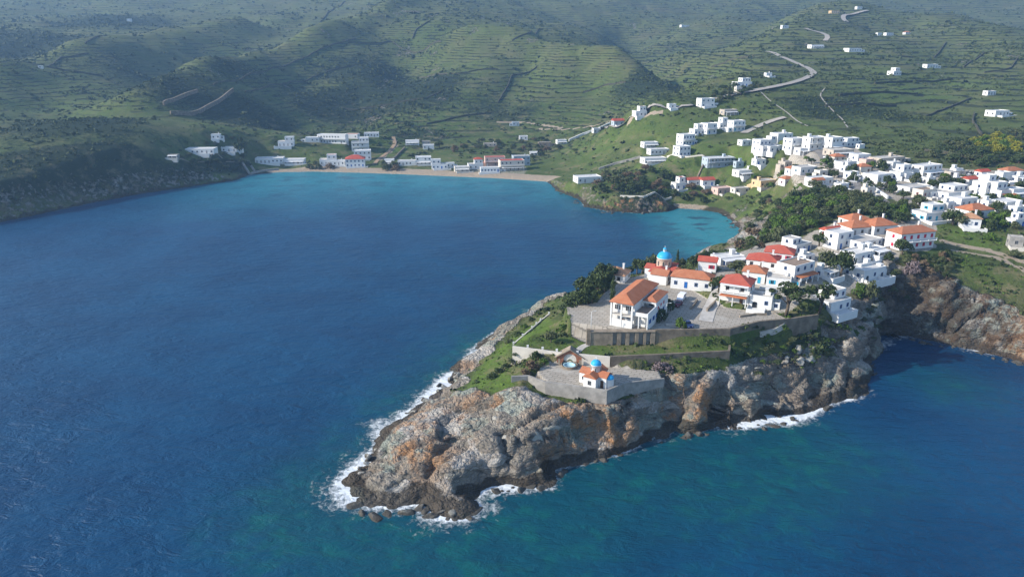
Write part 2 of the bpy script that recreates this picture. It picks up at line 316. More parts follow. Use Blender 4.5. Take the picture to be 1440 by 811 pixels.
# upper village, middle
H('white house standing highest of the hotel cluster', 1088,182,1117,198, 20,.7,1,'flat','white','whiteroof','f_blue','',group=GV)
H('white stepped apartments at the left end of the hotel cluster', 1064,192,1103,216, 22,.7,2,'flat','white','whiteroof','f_blue','uL',group=GV)
H('white apartments with blue doors in the middle of the hotel cluster', 1106,191,1135,214, 24,.7,2,'flat','white','whiteroof','f_blue','b',group=GV)
H('white hotel wing with arcaded balconies', 1133,191,1163,212, 20,.6,2,'flat','white','whiteroof','f_grey','bB',group=GV)
H('white hotel block with plain side wall', 1160,191,1188,213, 30,.8,2,'flat','white','whiteroof','f_grey','',group=GV)
H('right end wing of the white hotel row', 1186,193,1210,207, 22,.6,2,'flat','white','whiteroof','f_blue','m',group=GV)
H('tiny white house at the right end of the hotel row', 1206,203,1217,210, 20,.7,1,'flat','white','whiteroof','f_blue','',group=GV)
H('unfinished beige concrete house on pillars by the street top', 1166,207,1203,222, 15,.7,1,'flat','beige','conc','f_brown','p',group=GV)
H('white house with pale roof right of the concrete frame house', 1200,212,1227,229, 22,.7,1,'flat','white','whiteroof','f_blue','',group=GV)
H('small house with orange roof behind the street top', 1170,216,1190,228, 15,.8,1,'hip','offwhite','orange','f_brown','',group=GV)
H('grey roofed low house along the right side of the street', 1178,224,1208,240, 25,.6,1,'flat','white','conc','f_grey','',group=GV)
H('pinkish block between the white houses near the workshop', 1212,220,1230,236, 25,.8,1,'flat','pink','conc','f_white','',group=GV)
H('house with orange hipped roof on the right side of the street', 1206,230,1226,246, 15,.8,1,'hip','offwhite','orange','f_brown','',group=GV)
H('small white house with orange roof left of the street', 1107,233,1124,248, 20,.8,1,'hip','white','orange','f_blue','',group=GV)
H('white house with grey roof and green door left of the street', 1119,232,1152,247, 22,.6,1,'flat','white','conc','f_teal','',group=GV)
H('pale grey house at the foot of the hotel cluster', 1098,222,1120,238, 25,.7,1,'flat','beige','conc','f_grey','',group=GV)
H('white house with broad blue-grey roof above the tree belt', 1138,243,1176,264, 25,.6,1,'flat','white','whiteroof','f_grey','u',group=GV)
H('small white house with orange awning in front of the broad roofed house', 1144,250,1160,266, 20,.8,1,'gable','white','orange','f_brown','',group=GV)
H('white house with orange tiled top beside the ochre house', 1099,247,1118,263, 20,.8,1,'hip','white','orange','f_red','',group=GV)
H('ochre yellow house with flat roof and long garden wall', 1062,248,1096,265, 25,.6,1,'flat','cream','conc','f_brown','g',group=GV)
H('white villa with open porch above the ochre house', 1034,235,1068,250, 20,.5,1,'flat','white','whiteroof','f_grey','p',group=GV)
H('blue-grey hotel with grid of balconies below the ridge houses', 991,219,1034,237, 15,.4,2,'flat','bluegrey','whiteroof','f_white','bBm','hotel',group=GV)
H('dark low annex at the right of the blue-grey hotel', 1033,226,1046,237, 15,.7,1,'flat','bluegrey','conc','f_grey','',group=GV)
H('white house with red roof terrace at the left end of the red roof row', 946,245,966,268, 20,.8,2,'flat','white','red','f_blue','u',group=GV)
H('long white house with bright red roof in the red roof row', 965,249,986,263, 15,.6,1,'gable','white','red','f_blue','',group=GV)
H('white house with red roof and blue windows closing the red roof row', 985,249,1006,263, 15,.7,1,'gable','white','red','f_blue','',group=GV)
H('pink house with low tower above the cove', 1004,257,1032,275, 22,.6,1,'flat','pink','pink','f_grey','u',group=GV)
H('small beige house between the pink house and ochre house', 1030,262,1055,273, 20,.5,1,'flat','offwhite','conc','f_brown','',group=GV)
H('white house half hidden by the tree belt below the street', 1176,256,1196,270, 28,.7,1,'flat','white','whiteroof','f_grey','',group=GV)
H('low white house in front of the stepped apartments', 1078,203,1098,216, 22,.7,1,'flat','white','whiteroof','f_blue','g',group=GV)
H('white porch house squeezed between the apartments and the hotel wing', 1120,206,1140,219, 24,.7,1,'flat','white','whiteroof','f_blue','p',group=GV)
H('small white house between the workshop and the plain white hall', 1268,242,1288,255, 26,.7,1,'flat','white','whiteroof','f_grey','G',group=GV)
H('narrow white house at the foot of the plain white hall', 1300,248,1318,261, 26,.7,1,'flat','white','conc','f_grey','',group=GV)
H('small white house between the cube house and the right porch house', 1384,280,1404,296, 22,.7,1,'flat','white','whiteroof','f_blue','p',group=GV)
H('white lower house in the corner at the right edge of the village', 1424,288,1446,303, 22,.7,1,'flat','white','whiteroof','f_blue','',group=GV)
H('small white house left of the cube house with single window', 1328,283,1346,297, 22,.7,1,'flat','white','whiteroof','f_grey','',group=GV)
H('beige house on the left side of the street top', 1148,238,1166,250, 24,.7,1,'flat','offwhite','conc','f_brown','',group=GV)
H('white house with flat roof on the right side of the street middle', 1190,240,1210,254, 26,.7,1,'flat','white','whiteroof','f_blue','',group=GV)
H('white flat house between the long terrace and the narrow tower house', 1368,262,1386,277, 24,.7,1,'flat','white','whiteroof','f_grey','c',group=GV)
H('small white two-storey house behind the narrow tower house', 1404,241,1424,258, 22,.7,2,'flat','white','whiteroof','f_blue','',group=GV)
H('low white outbuilding below the white tower house', 1126,354,1148,370, 30,.7,1,'flat','white','conc','f_blue','',group=GP)
H('white house half hidden behind the large dark tree', 1158,355,1186,375, 30,.7,1,'flat','white','conc','f_blue','u',group=GP)
H('small white house at the right foot of the stepped cluster', 1228,376,1250,392, 30,.7,1,'flat','white','whiteroof','f_blue','',group=GP)
H('white flat house between the two arched terraces', 1218,344,1250,362, 30,.7,1,'flat','white','whiteroof','f_blue','a',group=GP)
H('small white house at the far right edge below the orange roof', 1426,246,1446,258, 20,.7,1,'flat','white','whiteroof','f_blue','',group=GV)
H('white house with dark windows between the village trees at the right', 1340,236,1356,247, 20,.7,1,'flat','white','whiteroof','f_grey','m',group=GV)
H('low white house in the gap left of the long terraced house', 1304,268,1322,280, 24,.7,1,'flat','white','whiteroof','f_blue','g',group=GV)
H('white house right of the plain white hall with low yard', 1336,248,1356,262, 24,.6,1,'flat','white','whiteroof','f_grey','G',group=GV)
H('small white house tucked behind the wide low street house', 1250,226,1268,240, 26,.7,1,'flat','white','whiteroof','f_grey','',group=GV)
H('cream house at the lower left end of the village street', 1214,262,1232,276, 26,.7,1,'flat','offwhite','conc','f_brown','',group=GV)
H('white house below the unfinished concrete house', 1184,232,1200,244, 24,.7,1,'flat','white','whiteroof','f_blue','',group=GV)
H('little white house on the slope below the stepped apartments', 1060,222,1078,234, 18,.7,1,'flat','white','whiteroof','f_blue','',group=GV)
H('white house with orange roof in the gap behind the blue door house', 1384,264,1402,278, 20,.7,1,'hip','white','orange','f_blue','',group=GV)
H('white two-storey house at the extreme right above the hedge', 1422,300,1446,320, 20,.7,2,'flat','white','whiteroof','f_blue','u',group=GV)
H('white cottage with red roof at the right back of the village', 1376,238,1394,250, 18,.7,1,'gable','white','red','f_blue','',group=GV)
H('low white house between the ridge row and the apartments', 1040,196,1058,206, 20,.7,1,'flat','white','whiteroof','f_grey','',group=GH)
# ridge
H('white villa alone on the small rocky headland of the bay', 808,241,846,259, 15,.6,1,'flat','white','whiteroof','f_grey','ug',group=GH)
H('long low white house with orange terrace under the villas', 903,217,938,232, 15,.5,1,'flat','white','whiteroof','f_grey','p',group=GH)
H('white house with row of dark windows behind the low terrace house', 912,207,942,219, 15,.5,1,'flat','white','whiteroof','f_grey','m',group=GH)
H('white house standing above the two terrace houses', 903,196,926,209, 15,.6,1,'flat','white','whiteroof','f_grey','p',group=GH)
H('lowest white house of the stepped row on the ridge', 949,204,972,221, 25,.8,2,'flat','white','whiteroof','f_blue','m',group=GH)
H('white house with balcony rows in the stepped row on the ridge', 954,185,978,206, 25,.8,2,'flat','white','whiteroof','f_blue','bm',group=GH)
H('third white house going up the stepped ridge row', 972,174,991,191, 22,.8,2,'flat','white','whiteroof','f_blue','um',group=GH)
H('narrow white house in the middle of the stepped ridge row', 988,170,1009,190, 25,.9,2,'flat','white','whiteroof','f_blue','b',group=GH)
H('white house with blue shutters high in the stepped ridge row', 1007,160,1027,182, 25,.8,2,'flat','white','whiteroof','f_teal','um',group=GH)
H('white house with blue awning at the upper end of the stepped ridge row', 1026,162,1049,186, 22,.7,2,'flat','white','whiteroof','f_teal','b',group=GH)
H('grey flat roofed house above the stepped ridge row', 1015,151,1038,163, 18,.6,1,'flat','beige','conc','f_blue','p',group=GH)
H('white house with blue lower floor beside the upper road', 982,138,1006,152, 20,.6,2,'flat','white','whiteroof','f_teal','',group=GH)
H('white house with orange roof edge on the ridge over the valley', 891,148,910,165, 15,.8,2,'flat','white','orange','f_grey','u',group=GH)
H('grey house with red roof below the ridge end house', 861,167,878,178, 15,.7,1,'gable','bluegrey','red','f_grey','',group=GH)
H('small white hut on the ridge track', 939,146,951,154, 15,.7,1,'flat','white','conc','f_grey','',group=GH)
H('low white house at the foot of the ridge wall', 782,193,797,204, 15,.6,1,'flat','white','whiteroof','f_grey','',group=GH)
H('small white house on the ridge wall halfway down', 833,180,845,188, 15,.7,1,'flat','white','whiteroof','f_grey','',group=GH)
H('white villa with blue trim above the upper road', 1033,110,1059,123, 18,.6,2,'flat','white','whiteroof','f_blue','u',group=GF)
H('tiny white hut beside the upper road bend', 1076,103,1086,109, 15,.7,1,'flat','white','conc','f_grey','',group=GF)
H('small grey-white shed below the white villa', 1034,123,1044,130, 15,.7,1,'flat','offwhite','conc','f_grey','',group=GF)
H('blue-trimmed white house left of the two upper hill houses', 1139,59,1160,69, 15,.5,1,'flat','white','whiteroof','f_teal','p',group=GF)
H('white farmhouse with stepped roof on the upper hill', 1191,62,1213,74, 15,.6,1,'flat','white','whiteroof','f_grey','ug',group=GF)
H('white two-storey house alone in the bright green field', 1252,96,1270,107, 25,.7,2,'flat','white','whiteroof','f_grey','u',group=GF)
H('long low white house above the bright green field', 1301,89,1322,97, 20,.4,1,'flat','white','whiteroof','f_grey','',group=GF)
H('small white house with orange chimney above the broom slope', 1386,128,1403,135, 20,.5,1,'flat','white','orange','f_grey','',group=GF)
H('white farmhouse at the edge of the yellow broom slope', 1394,152,1424,165, 20,.6,1,'flat','white','whiteroof','f_grey','g',group=GF)
H('beige ruin beside the top of the hill road', 1168,15,1181,20, 10,.6,1,'flat','cream','conc','f_grey','',group=GF)
H('little white house highest on the hill road', 1204,8,1213,14, 15,.6,1,'flat','white','whiteroof','f_grey','',group=GF)
H('little white house left of the hill road', 1099,36,1110,41, 15,.5,1,'flat','white','whiteroof','f_grey','',group=GF)
H('low white row house far up the right slope', 1245,47,1258,51, 15,.5,1,'flat','white','whiteroof','f_grey','',group=GF)
H('small white cottage left of the low row house', 1233,47,1241,51, 15,.6,1,'flat','white','whiteroof','f_grey','',group=GF)
H('tiny far cottage with orange roof right of the low row house', 1272,45,1281,49, 15,.7,1,'hip','white','orange','f_grey','',group=GF)
H('tiny white farm in the far middle valley', 957,34,970,39, 15,.5,1,'flat','white','whiteroof','f_grey','',group=GF)
H('tiny white speck of a chapel on the far left hillside', 53,93,59,97, 10,.8,1,'flat','white','whiteroof','f_grey','',group=GF,cat='chapel')
H('far tiny white hut near the top of the left hill', 178,27,184,31, 10,.8,1,'flat','white','whiteroof','f_grey','',group=GF,cat='hut')
# bay, left to right
H('white bungalow with bright roof at the left end of the bay', 260,203,299,218, 5,.5,1,'flat','white','whiteroof','f_grey','G',group=GB)
H('low white house right of the bright roofed bungalow', 311,206,332,215, 5,.5,1,'flat','white','whiteroof','f_grey','',group=GB)
H('white chapel-like house up the slope above the bungalow', 296,186,309,197, 10,.7,1,'flat','white','whiteroof','f_grey','gc',group=GB)
H('small open shelter left of the bright roofed bungalow', 236,217,250,224, 5,.5,1,'flat','greystone','conc','f_grey','p',group=GB)
H('white house with dark terrace standing alone above the beach end', 389,190,412,207, 10,.7,2,'flat','white','whiteroof','f_grey','u',group=GB)
H('white house at the left end of the long hotel', 428,189,448,201, 10,.7,1,'flat','white','whiteroof','f_grey','',group=GB)
H('long white hotel with row of dark doors on the slope', 446,187,487,203, -8,.3,2,'flat','white','whiteroof','f_grey','bm','hotel',group=GB)
H('white annex with orange edge at the right end of the long hotel', 485,184,504,196, -8,.6,1,'flat','white','orange','f_grey','',group=GB)
H('white boathouse with curved bright roof at the beach end', 357,213,396,231, 8,.5,1,'flat','white','whiteroof','f_grey','gc',group=GB)
H('white tavern with flat roof behind the left beach', 398,219,427,232, 5,.5,1,'flat','white','whiteroof','f_brown','p',group=GB)
H('white house with pinkish tower behind the beach bushes', 447,206,472,233, 10,.8,2,'flat','white','pink','f_grey','u',group=GB)
H('low white house right of the pinkish tower', 462,222,484,234, 5,.6,1,'flat','white','whiteroof','f_grey','',group=GB)
H('white house with red roof at the left half of the beach', 484,218,512,236, 8,.7,2,'hip','white','red','f_blue','',group=GB)
H('upper floors of white terraced flats climbing from the beach', 492,190,518,214, 10,.8,3,'flat','white','whiteroof','f_brown','bu',group=GB)
H('lower white flats at the foot of the terraced flats', 496,207,521,226, 10,.7,2,'flat','white','whiteroof','f_brown','s',group=GB)
H('white house with blue windows above the dirt track', 511,183,532,194, 8,.5,1,'flat','white','whiteroof','f_grey','m',group=GB)
H('white house with dark porch on the slope right of the track', 569,191,589,205, 8,.6,1,'flat','white','whiteroof','f_grey','pc',group=GB)
H('small white house right of the dark porch house', 594,202,610,211, 8,.6,1,'flat','white','whiteroof','f_grey','',group=GB)
H('tiny grey shed behind the dark porch house', 593,198,605,204, 8,.5,1,'flat','beige','conc','f_grey','',group=GB)
H('small blue-windowed white cottage beside the beach track', 540,223,554,232, 5,.6,1,'flat','white','whiteroof','f_blue','',group=GB)
H('long low white house left of the square beach house', 559,224,584,234, 5,.4,1,'flat','white','whiteroof','f_grey','m',group=GB)
H('square two-storey white house at mid beach', 583,219,606,233, 8,.7,2,'flat','white','whiteroof','f_grey','p',group=GB)
H('white house with small roof tower at mid beach', 606,223,629,239, 8,.6,2,'flat','white','whiteroof','f_blue','uL',group=GB)
H('low white garage right of the roof tower house', 627,228,639,237, 8,.6,1,'flat','white','whiteroof','f_grey','',group=GB)
H('cream white house with open veranda on the beach', 638,227,660,243, 10,.6,1,'flat','offwhite','whiteroof','f_grey','p',group=GB)
H('white house with red tiled wing on the right beach', 657,221,679,239, 10,.6,2,'hip','white','red','f_grey','u',group=GB)
H('low bright white cottage with blue doors nearest the water', 675,234,702,244, 8,.4,1,'flat','white','whiteroof','f_blue','m',group=GB)
H('long pinkish house with red roof edge behind the low cottage', 681,219,710,235, 8,.5,2,'flat','pink','red','f_white','b',group=GB)
H('white and beige flats with red roof at the right end of the beach', 701,221,737,241, 12,.5,2,'flat','offwhite','red','f_brown','b',group=GB)
H('pale house with flat grey roof at the back of the right beach', 720,216,745,234, 12,.6,2,'flat','bluegrey','conc','f_grey','',group=GB)
H('small grey cabin on the hillside terrace above the bay', 720,169,730,178, 5,.7,1,'flat','bluegrey','conc','f_grey','',group=GB)
H('small white house among the trees behind the bay', 730,190,742,198, 5,.6,1,'flat','white','whiteroof','f_grey','',group=GB)
H('low white shed at the foot of the green knoll', 745,213,756,219, 5,.5,1,'flat','white','whiteroof','f_grey','',group=GB)
H('grey roofed low house beside the reed patch behind the bay', 680,201,698,207, 5,.4,1,'flat','beige','conc','f_grey','',group=GB)
H('low stone house behind the trees right of the bay', 757,199,775,207, 5,.4,1,'flat','stone','conc','f_grey','',group=GB)

H('white gabled sacristy with orange roof between the hall and the domed church', 918,378,946,402, -29,1.0,1,'gable','white','orange','f_brown','',group=GP)

PLAN = [place(*a[1:5], *(list(a[5:9]) if len(a) > 8 else list(a[5:])), ext=(a[12] if len(a) > 12 else '')) for a, k in HT]
for x_, y_, z_, w_, d_, h_, r_, th_, dep_ in PLAN:                      # a level pad under every house
    j0, j1 = np.searchsorted(YS, [y_ - w_ - d_ - 8, y_ + w_ + d_ + 8]); i0, i1 = np.searchsorted(XS, [x_ - w_ - d_ - 8, x_ + w_ + d_ + 8])
    gx, gy = GX[j0:j1, i0:i1] - x_, GY[j0:j1, i0:i1] - y_
    u = np.abs(gx * math.cos(th_) + gy * math.sin(th_)) - w_ / 2; v = np.abs(-gx * math.sin(th_) + gy * math.cos(th_)) - d_ / 2
    dd_ = np.hypot(np.maximum(u, 0), np.maximum(v, 0)); so = 2.5 if dep_ < 300 else 5
    wt = sstep(so, .6, dd_) * (SD[j0:j1, i0:i1] > 1)
    HF[j0:j1, i0:i1] += (z_ - HF[j0:j1, i0:i1]) * wt; ROUGH[j0:j1, i0:i1] *= 1 - wt
# ------------------------------------------------------------------ material helpers
class NT:
    def __init__(s, name, rough=0.85, spec=0.25):
        s.m = bpy.data.materials.new(name); s.m.use_nodes = True; s.t = s.m.node_tree; s.n = s.t.nodes; s.l = s.t.links
        s.b = s.n['Principled BSDF']; s.b.inputs['Roughness'].default_value = rough
        s.b.inputs['Specular IOR Level'].default_value = spec
    def _in(s, sock, v):
        if hasattr(v, 'is_output'): s.l.new(v, sock)
        elif isinstance(v, (tuple, list)): sock.default_value = tuple(v) + ((1,) if len(v) == 3 and sock.type == 'RGBA' else ())
        else: sock.default_value = v
    def pos(s): return s.n.new('ShaderNodeNewGeometry').outputs['Position']
    def obj(s): return s.n.new('ShaderNodeTexCoord').outputs['Object']
    def nrm(s): return s.n.new('ShaderNodeNewGeometry').outputs['Normal']
    def rnd(s): return s.n.new('ShaderNodeObjectInfo').outputs['Random']
    def attr(s, name):
        a = s.n.new('ShaderNodeAttribute'); a.attribute_name = name; return a
    def sep(s, v):
        x = s.n.new('ShaderNodeSeparateXYZ'); s.l.new(v, x.inputs[0]); return x.outputs
    def sepc(s, v):
        x = s.n.new('ShaderNodeSeparateColor'); s.l.new(v, x.inputs[0]); return x.outputs
    def scl(s, v, k):
        x = s.n.new('ShaderNodeMapping'); s.l.new(v, x.inputs['Vector']); x.inputs['Scale'].default_value = k; return x.outputs[0]
    def rot(s, v, rz, k=(1, 1, 1)):
        x = s.n.new('ShaderNodeMapping'); s.l.new(v, x.inputs['Vector']); x.inputs['Rotation'].default_value = rz; x.inputs['Scale'].default_value = k; return x.outputs[0]
    def noise(s, v, sc, det=4, ro=0.55, dist=0.0):
        x = s.n.new('ShaderNodeTexNoise'); s.l.new(v, x.inputs['Vector']); x.inputs['Scale'].default_value = sc
        x.inputs['Detail'].default_value = det; x.inputs['Roughness'].default_value = ro; x.inputs['Distortion'].default_value = dist
        return x.outputs[0]
    def vor(s, v, sc, feat='F1', out='Distance', rand=1.0):
        x = s.n.new('ShaderNodeTexVoronoi'); x.feature = feat; s.l.new(v, x.inputs['Vector']); x.inputs['Scale'].default_value = sc
        x.inputs['Randomness'].default_value = rand; return x.outputs[out]
    def ma(s, op, a, b=0.0, c=0.0, clamp=False):
        x = s.n.new('ShaderNodeMath'); x.operation = op; x.use_clamp = clamp
        for i, v in enumerate((a, b, c)): s._in(x.inputs[i], v)
        return x.outputs[0]
    def ss(s, v, a, b):
        x = s.n.new('ShaderNodeMapRange'); x.interpolation_type = 'SMOOTHSTEP'; s.l.new(v, x.inputs[0])
        if a < b: x.inputs[1].default_value = a; x.inputs[2].default_value = b; x.inputs[3].default_value = 0; x.inputs[4].default_value = 1
        else: x.inputs[1].default_value = b; x.inputs[2].default_value = a; x.inputs[3].default_value = 1; x.inputs[4].default_value = 0
        return x.outputs[0]
    def mix(s, f, a, b, mode='MIX'):
        x = s.n.new('ShaderNodeMix'); x.data_type = 'RGBA'; x.blend_type = mode
        s._in(x.inputs[0], f); s._in(x.inputs[6], a); s._in(x.inputs[7], b); return x.outputs[2]
    def bump(s, h, st=0.5, d=0.3, n=None):
        x = s.n.new('ShaderNodeBump'); x.inputs['Strength'].default_value = st; x.inputs['Distance'].default_value = d
        s.l.new(h, x.inputs['Height'])
        if n: s.l.new(n, x.inputs['Normal'])
        s.l.new(x.outputs[0], s.b.inputs['Normal']); return x.outputs[0]
    def color(s, c): s._in(s.b.inputs['Base Color'], c); return s.m

def simple(name, c, rough=0.8, var=0.12, sc=0.6, spec=0.25, bump=0.0):
    a = NT(name, rough, spec); p = a.pos()
    nz = a.noise(p, sc, 5, .6); nz2 = a.noise(a.scl(p, (1, 1, .25)), sc * 4, 3, .6)
    dk = tuple(x * (1 - 2.2 * var) for x in c); lt = tuple(min(1, x * (1 + .6 * var)) for x in c)
    col = a.mix(a.ss(nz, .3, .7), dk, lt); col = a.mix(a.ss(nz2, .62, .8), col, tuple(x * (1 - 2.5 * var) for x in c))
    if bump: a.bump(nz2, bump, .05)
    return a.color(col)

# ------------------------------------------------------------------ terrain material
def terrain_mat():
    a = NT('terrain_ground', 0.95, 0.1); p = a.pos()
    c1 = a.sepc(a.attr('cov').outputs['Color']); c2 = a.sepc(a.attr('cov2').outputs['Color'])
    rock, lush, ochre = c1[0], c1[1], c1[2]; pave = a.attr('cov').outputs['Alpha']
    scrub_dark, sand, wet_dark = c2[0], c2[1], c2[2]; terr = a.attr('cov2').outputs['Alpha']
    z = a.sep(p)[2]
    n05 = a.noise(p, .02, 5, .6); n1 = a.noise(p, .09, 6, .62); n2 = a.noise(p, .35, 5, .65); n3 = a.noise(p, 1.3, 4, .7)
    # vegetation, with the broad darker hillside patches
    g = a.mix(a.ss(n1, .36, .64), (.042, .060, .019), (.086, .094, .037))
    g = a.mix(a.ma('MULTIPLY', lush, a.ss(n2, .25, .6)), g, (.082, .135, .023))
    g = a.mix(a.ma('MULTIPLY', a.ss(n3, .5, .72), .55), g, (.125, .112, .056))
    g = a.mix(a.ma('MULTIPLY', a.ss(n05, .5, .7), .5), g, (.115, .104, .054))
    g = a.mix(a.ma('MULTIPLY', a.ss(a.ma('ADD', z, a.ma('MULTIPLY', n05, 90.0)), 60.0, 150.0), .3), g, (.115, .108, .058))
    sm = a.ma('ADD', scrub_dark, a.ma('MULTIPLY', a.ma('SUBTRACT', n2, .5), 1.6))
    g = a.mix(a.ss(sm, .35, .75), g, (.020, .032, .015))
    g = a.mix(a.ma('MULTIPLY', a.ma('MULTIPLY', a.ss(a.ma('ADD', n1, a.ma('MULTIPLY', n3, .4)), .72, .86), a.ss(z, 40.0, 18.0)), .7), g, (.16, .135, .075))
    # terrace banks: dry stone and thorn along the contour lines
    wz = a.ma('ADD', a.ma('MULTIPLY', z, .27), a.ma('MULTIPLY', n05, 1.6))
    wz = a.ma('ADD', wz, a.ma('MULTIPLY', n1, .45))
    fld = a.sepc(a.vor(a.rot(p, (0, 0, R(20)), (1, 1, .01)), .011, 'F1', 'Color')); wz = a.ma('ADD', a.ma('MULTIPLY', wz, a.ma('ADD', .75, a.ma('MULTIPLY', fld[0], .6))), fld[1])
    fr = a.ma('FRACT', wz)
    bank = a.ma('MULTIPLY', a.ma('MULTIPLY', a.ss(fr, .62, .8), a.ss(fr, 1.0, .93)), terr)
    bank = a.ma('MULTIPLY', bank, a.ma('MULTIPLY', a.ss(a.noise(p, .05, 3), .38, .52), a.ss(n1, .34, .5)))
    g = a.mix(a.ma('MULTIPLY', bank, .9), g, (.015, .021, .013))
    # bare rock
    rub = a.ss(z, 60.0, 20.0)
    pd = a.n.new('ShaderNodeVectorMath'); pd.operation = 'MULTIPLY_ADD'; nzc = a.n.new('ShaderNodeTexNoise'); a.l.new(p, nzc.inputs['Vector']); nzc.inputs['Scale'].default_value = .25; nzc.inputs['Detail'].default_value = 4; a.l.new(nzc.outputs['Color'], pd.inputs[0]); pd.inputs[1].default_value = (2, 2, 2); a.l.new(p, pd.inputs[2])
    pr = a.rot(pd.outputs[0], (R(24), R(-14), R(20)), (.8, .8, 1.9))
    v1 = a.vor(pr, .16, 'F1', 'Color'); vr = a.sepc(v1)
    e1 = a.vor(pr, .33, 'DISTANCE_TO_EDGE'); e2 = a.vor(pr, .95, 'DISTANCE_TO_EDGE')
    st = a.noise(a.rot(p, (R(28), R(-18), R(20)), (.10, .10, 1.3)), 1.0, 5, .65, .4)
    r = a.mix(a.ss(n2, .35, .68), (.158, .142, .118), (.305, .282, .240))
    r = a.mix(a.ma('MULTIPLY', a.ss(st, .5, .66), .5), r, (.095, .080, .066))
    r = a.mix(a.ma('MULTIPLY', a.ss(vr[0], .6, .8), .75), r, (.40, .38, .345))
    r = a.mix(a.ma('MULTIPLY', a.ss(vr[1], .66, .8), .7), r, (.25, .285, .24))
    r = a.mix(a.ma('MULTIPLY', a.ss(n1, .48, .6), .4), r, (.26, .20, .145))
    r = a.mix(a.ma('MULTIPLY', ochre, a.ss(a.ma('ADD', n2, a.ma('MULTIPLY', n1, .6)), .72, .95)), r, (.36, .195, .095))
    r = a.mix(a.ma('MULTIPLY', a.ss(n3, .52, .72), .55), r, (.11, .098, .086))
    crack = a.ma('MULTIPLY', a.ss(e2, .09, .0), a.ss(n2, .4, .6))
    crack = a.ma('MAXIMUM', crack, a.ma('MULTIPLY', a.ss(e1, .05, .0), .9))
    r = a.mix(a.ma('MULTIPLY', crack, .5), r, (.05, .043, .037))
    rk = a.ss(a.ma('ADD', rock, a.ma('MULTIPLY', a.ma('SUBTRACT', n2, .5), .9)), .42, .58)
    c = a.mix(rk, g, r)
    c = a.mix(a.ss(a.ma('ADD', sand, a.ma('MULTIPLY', a.ma('SUBTRACT', n2, .5), .7)), .4, .6), c, a.mix(n3, (.24, .185, .13), (.36, .30, .225)))
    # paving: pale concrete slabs with worn joints
    br = a.n.new('ShaderNodeTexBrick'); a.l.new(a.rot(p, (0, 0, R(25))), br.inputs['Vector'])
    br.inputs['Scale'].default_value = .22; br.inputs['Mortar Size'].default_value = .02; br.inputs['Bias'].default_value = -.2
    br.inputs['Color1'].default_value = (.36, .325, .275, 1); br.inputs['Color2'].default_value = (.29, .26, .215, 1); br.inputs['Mortar'].default_value = (.17, .155, .13, 1)
    pv = a.mix(a.ma('MULTIPLY', a.ss(n2, .5, .75), .5), br.outputs[0], (.235, .19, .14))
    pv = a.mix(a.ma('MULTIPLY', a.ss(n1, .55, .7), .6), pv, (.43, .40, .35))
    c = a.mix(a.ss(a.ma('ADD', pave, a.ma('MULTIPLY', a.ma('SUBTRACT', n3, .5), .35)), .45, .55), c, pv)
    # wet, weed-covered rock at the waterline, and darker blotches up the cliffs
    wm = a.ss(a.ma('ADD', wet_dark, a.ma('MULTIPLY', a.ma('SUBTRACT', n2, .5), 1.1)), .35, .7)
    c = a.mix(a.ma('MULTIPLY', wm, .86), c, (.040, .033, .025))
    hgt = a.ma('ADD', a.ma('MULTIPLY', n2, .8), a.ma('MULTIPLY', n3, .45))
    hr = a.ma('ADD', a.ma('MULTIPLY', st, 1.5), hgt); hr = a.ma('ADD', hr, a.ma('MULTIPLY', a.ma('MINIMUM', e2, .25), 1.2)); hr = a.ma('ADD', hr, a.ma('MULTIPLY', a.ma('MINIMUM', e1, .2), 2.5))
    x = a.n.new('ShaderNodeMix'); a.l.new(rk, x.inputs[0]); a.l.new(hgt, x.inputs[2]); a.l.new(hr, x.inputs[3])
    hh = a.ma('MULTIPLY', x.outputs[0], a.ma('SUBTRACT', 1.0, a.ma('MULTIPLY', pave, .95)))
    hh = a.ma('SUBTRACT', hh, a.ma('MULTIPLY', bank, 1.2))
    a.bump(hh, .9, .9)
    return a.color(c)

def grid_mesh(name, V, mask, shape, mat, attrs, smooth=True):
    ny, nx = shape
    idx = np.arange(ny * nx).reshape(ny, nx)
    q = np.stack([idx[:-1, :-1], idx[:-1, 1:], idx[1:, 1:], idx[1:, :-1]], -1).reshape(-1, 4)
    q = q[mask[q].all(1)]
    used = np.unique(q); remap = np.zeros(ny * nx, np.int64); remap[used] = np.arange(len(used)); q = remap[q]
    return np_mesh(name, V[used], q, mat, {k: v[used] for k, v in attrs.items()}, smooth)
def np_mesh(name, V, Q, mat, attrs={}, smooth=False, parent=None, link=True):
    me = bpy.data.meshes.new(name); k = Q.shape[1]
    me.vertices.add(len(V)); me.vertices.foreach_set('co', V.astype(np.float32).ravel())
    me.loops.add(Q.size); me.loops.foreach_set('vertex_index', Q.astype(np.int32).ravel())
    me.polygons.add(len(Q)); me.polygons.foreach_set('loop_start', np.arange(0, Q.size, k, dtype=np.int32)); me.polygons.foreach_set('loop_total', np.full(len(Q), k, np.int32))
    me.polygons.foreach_set('use_smooth', np.full(len(Q), smooth))
    for nme, v in attrs.items():
        at_ = me.color_attributes.new(nme, 'FLOAT_COLOR', 'POINT'); at_.data.foreach_set('color', v.astype(np.float32).ravel())
    me.materials.append(mat); me.update(calc_edges=True)
    if not link: return me
    o = bpy.data.objects.new(name, me); COL.objects.link(o)
    if parent: o.parent = parent
    return o

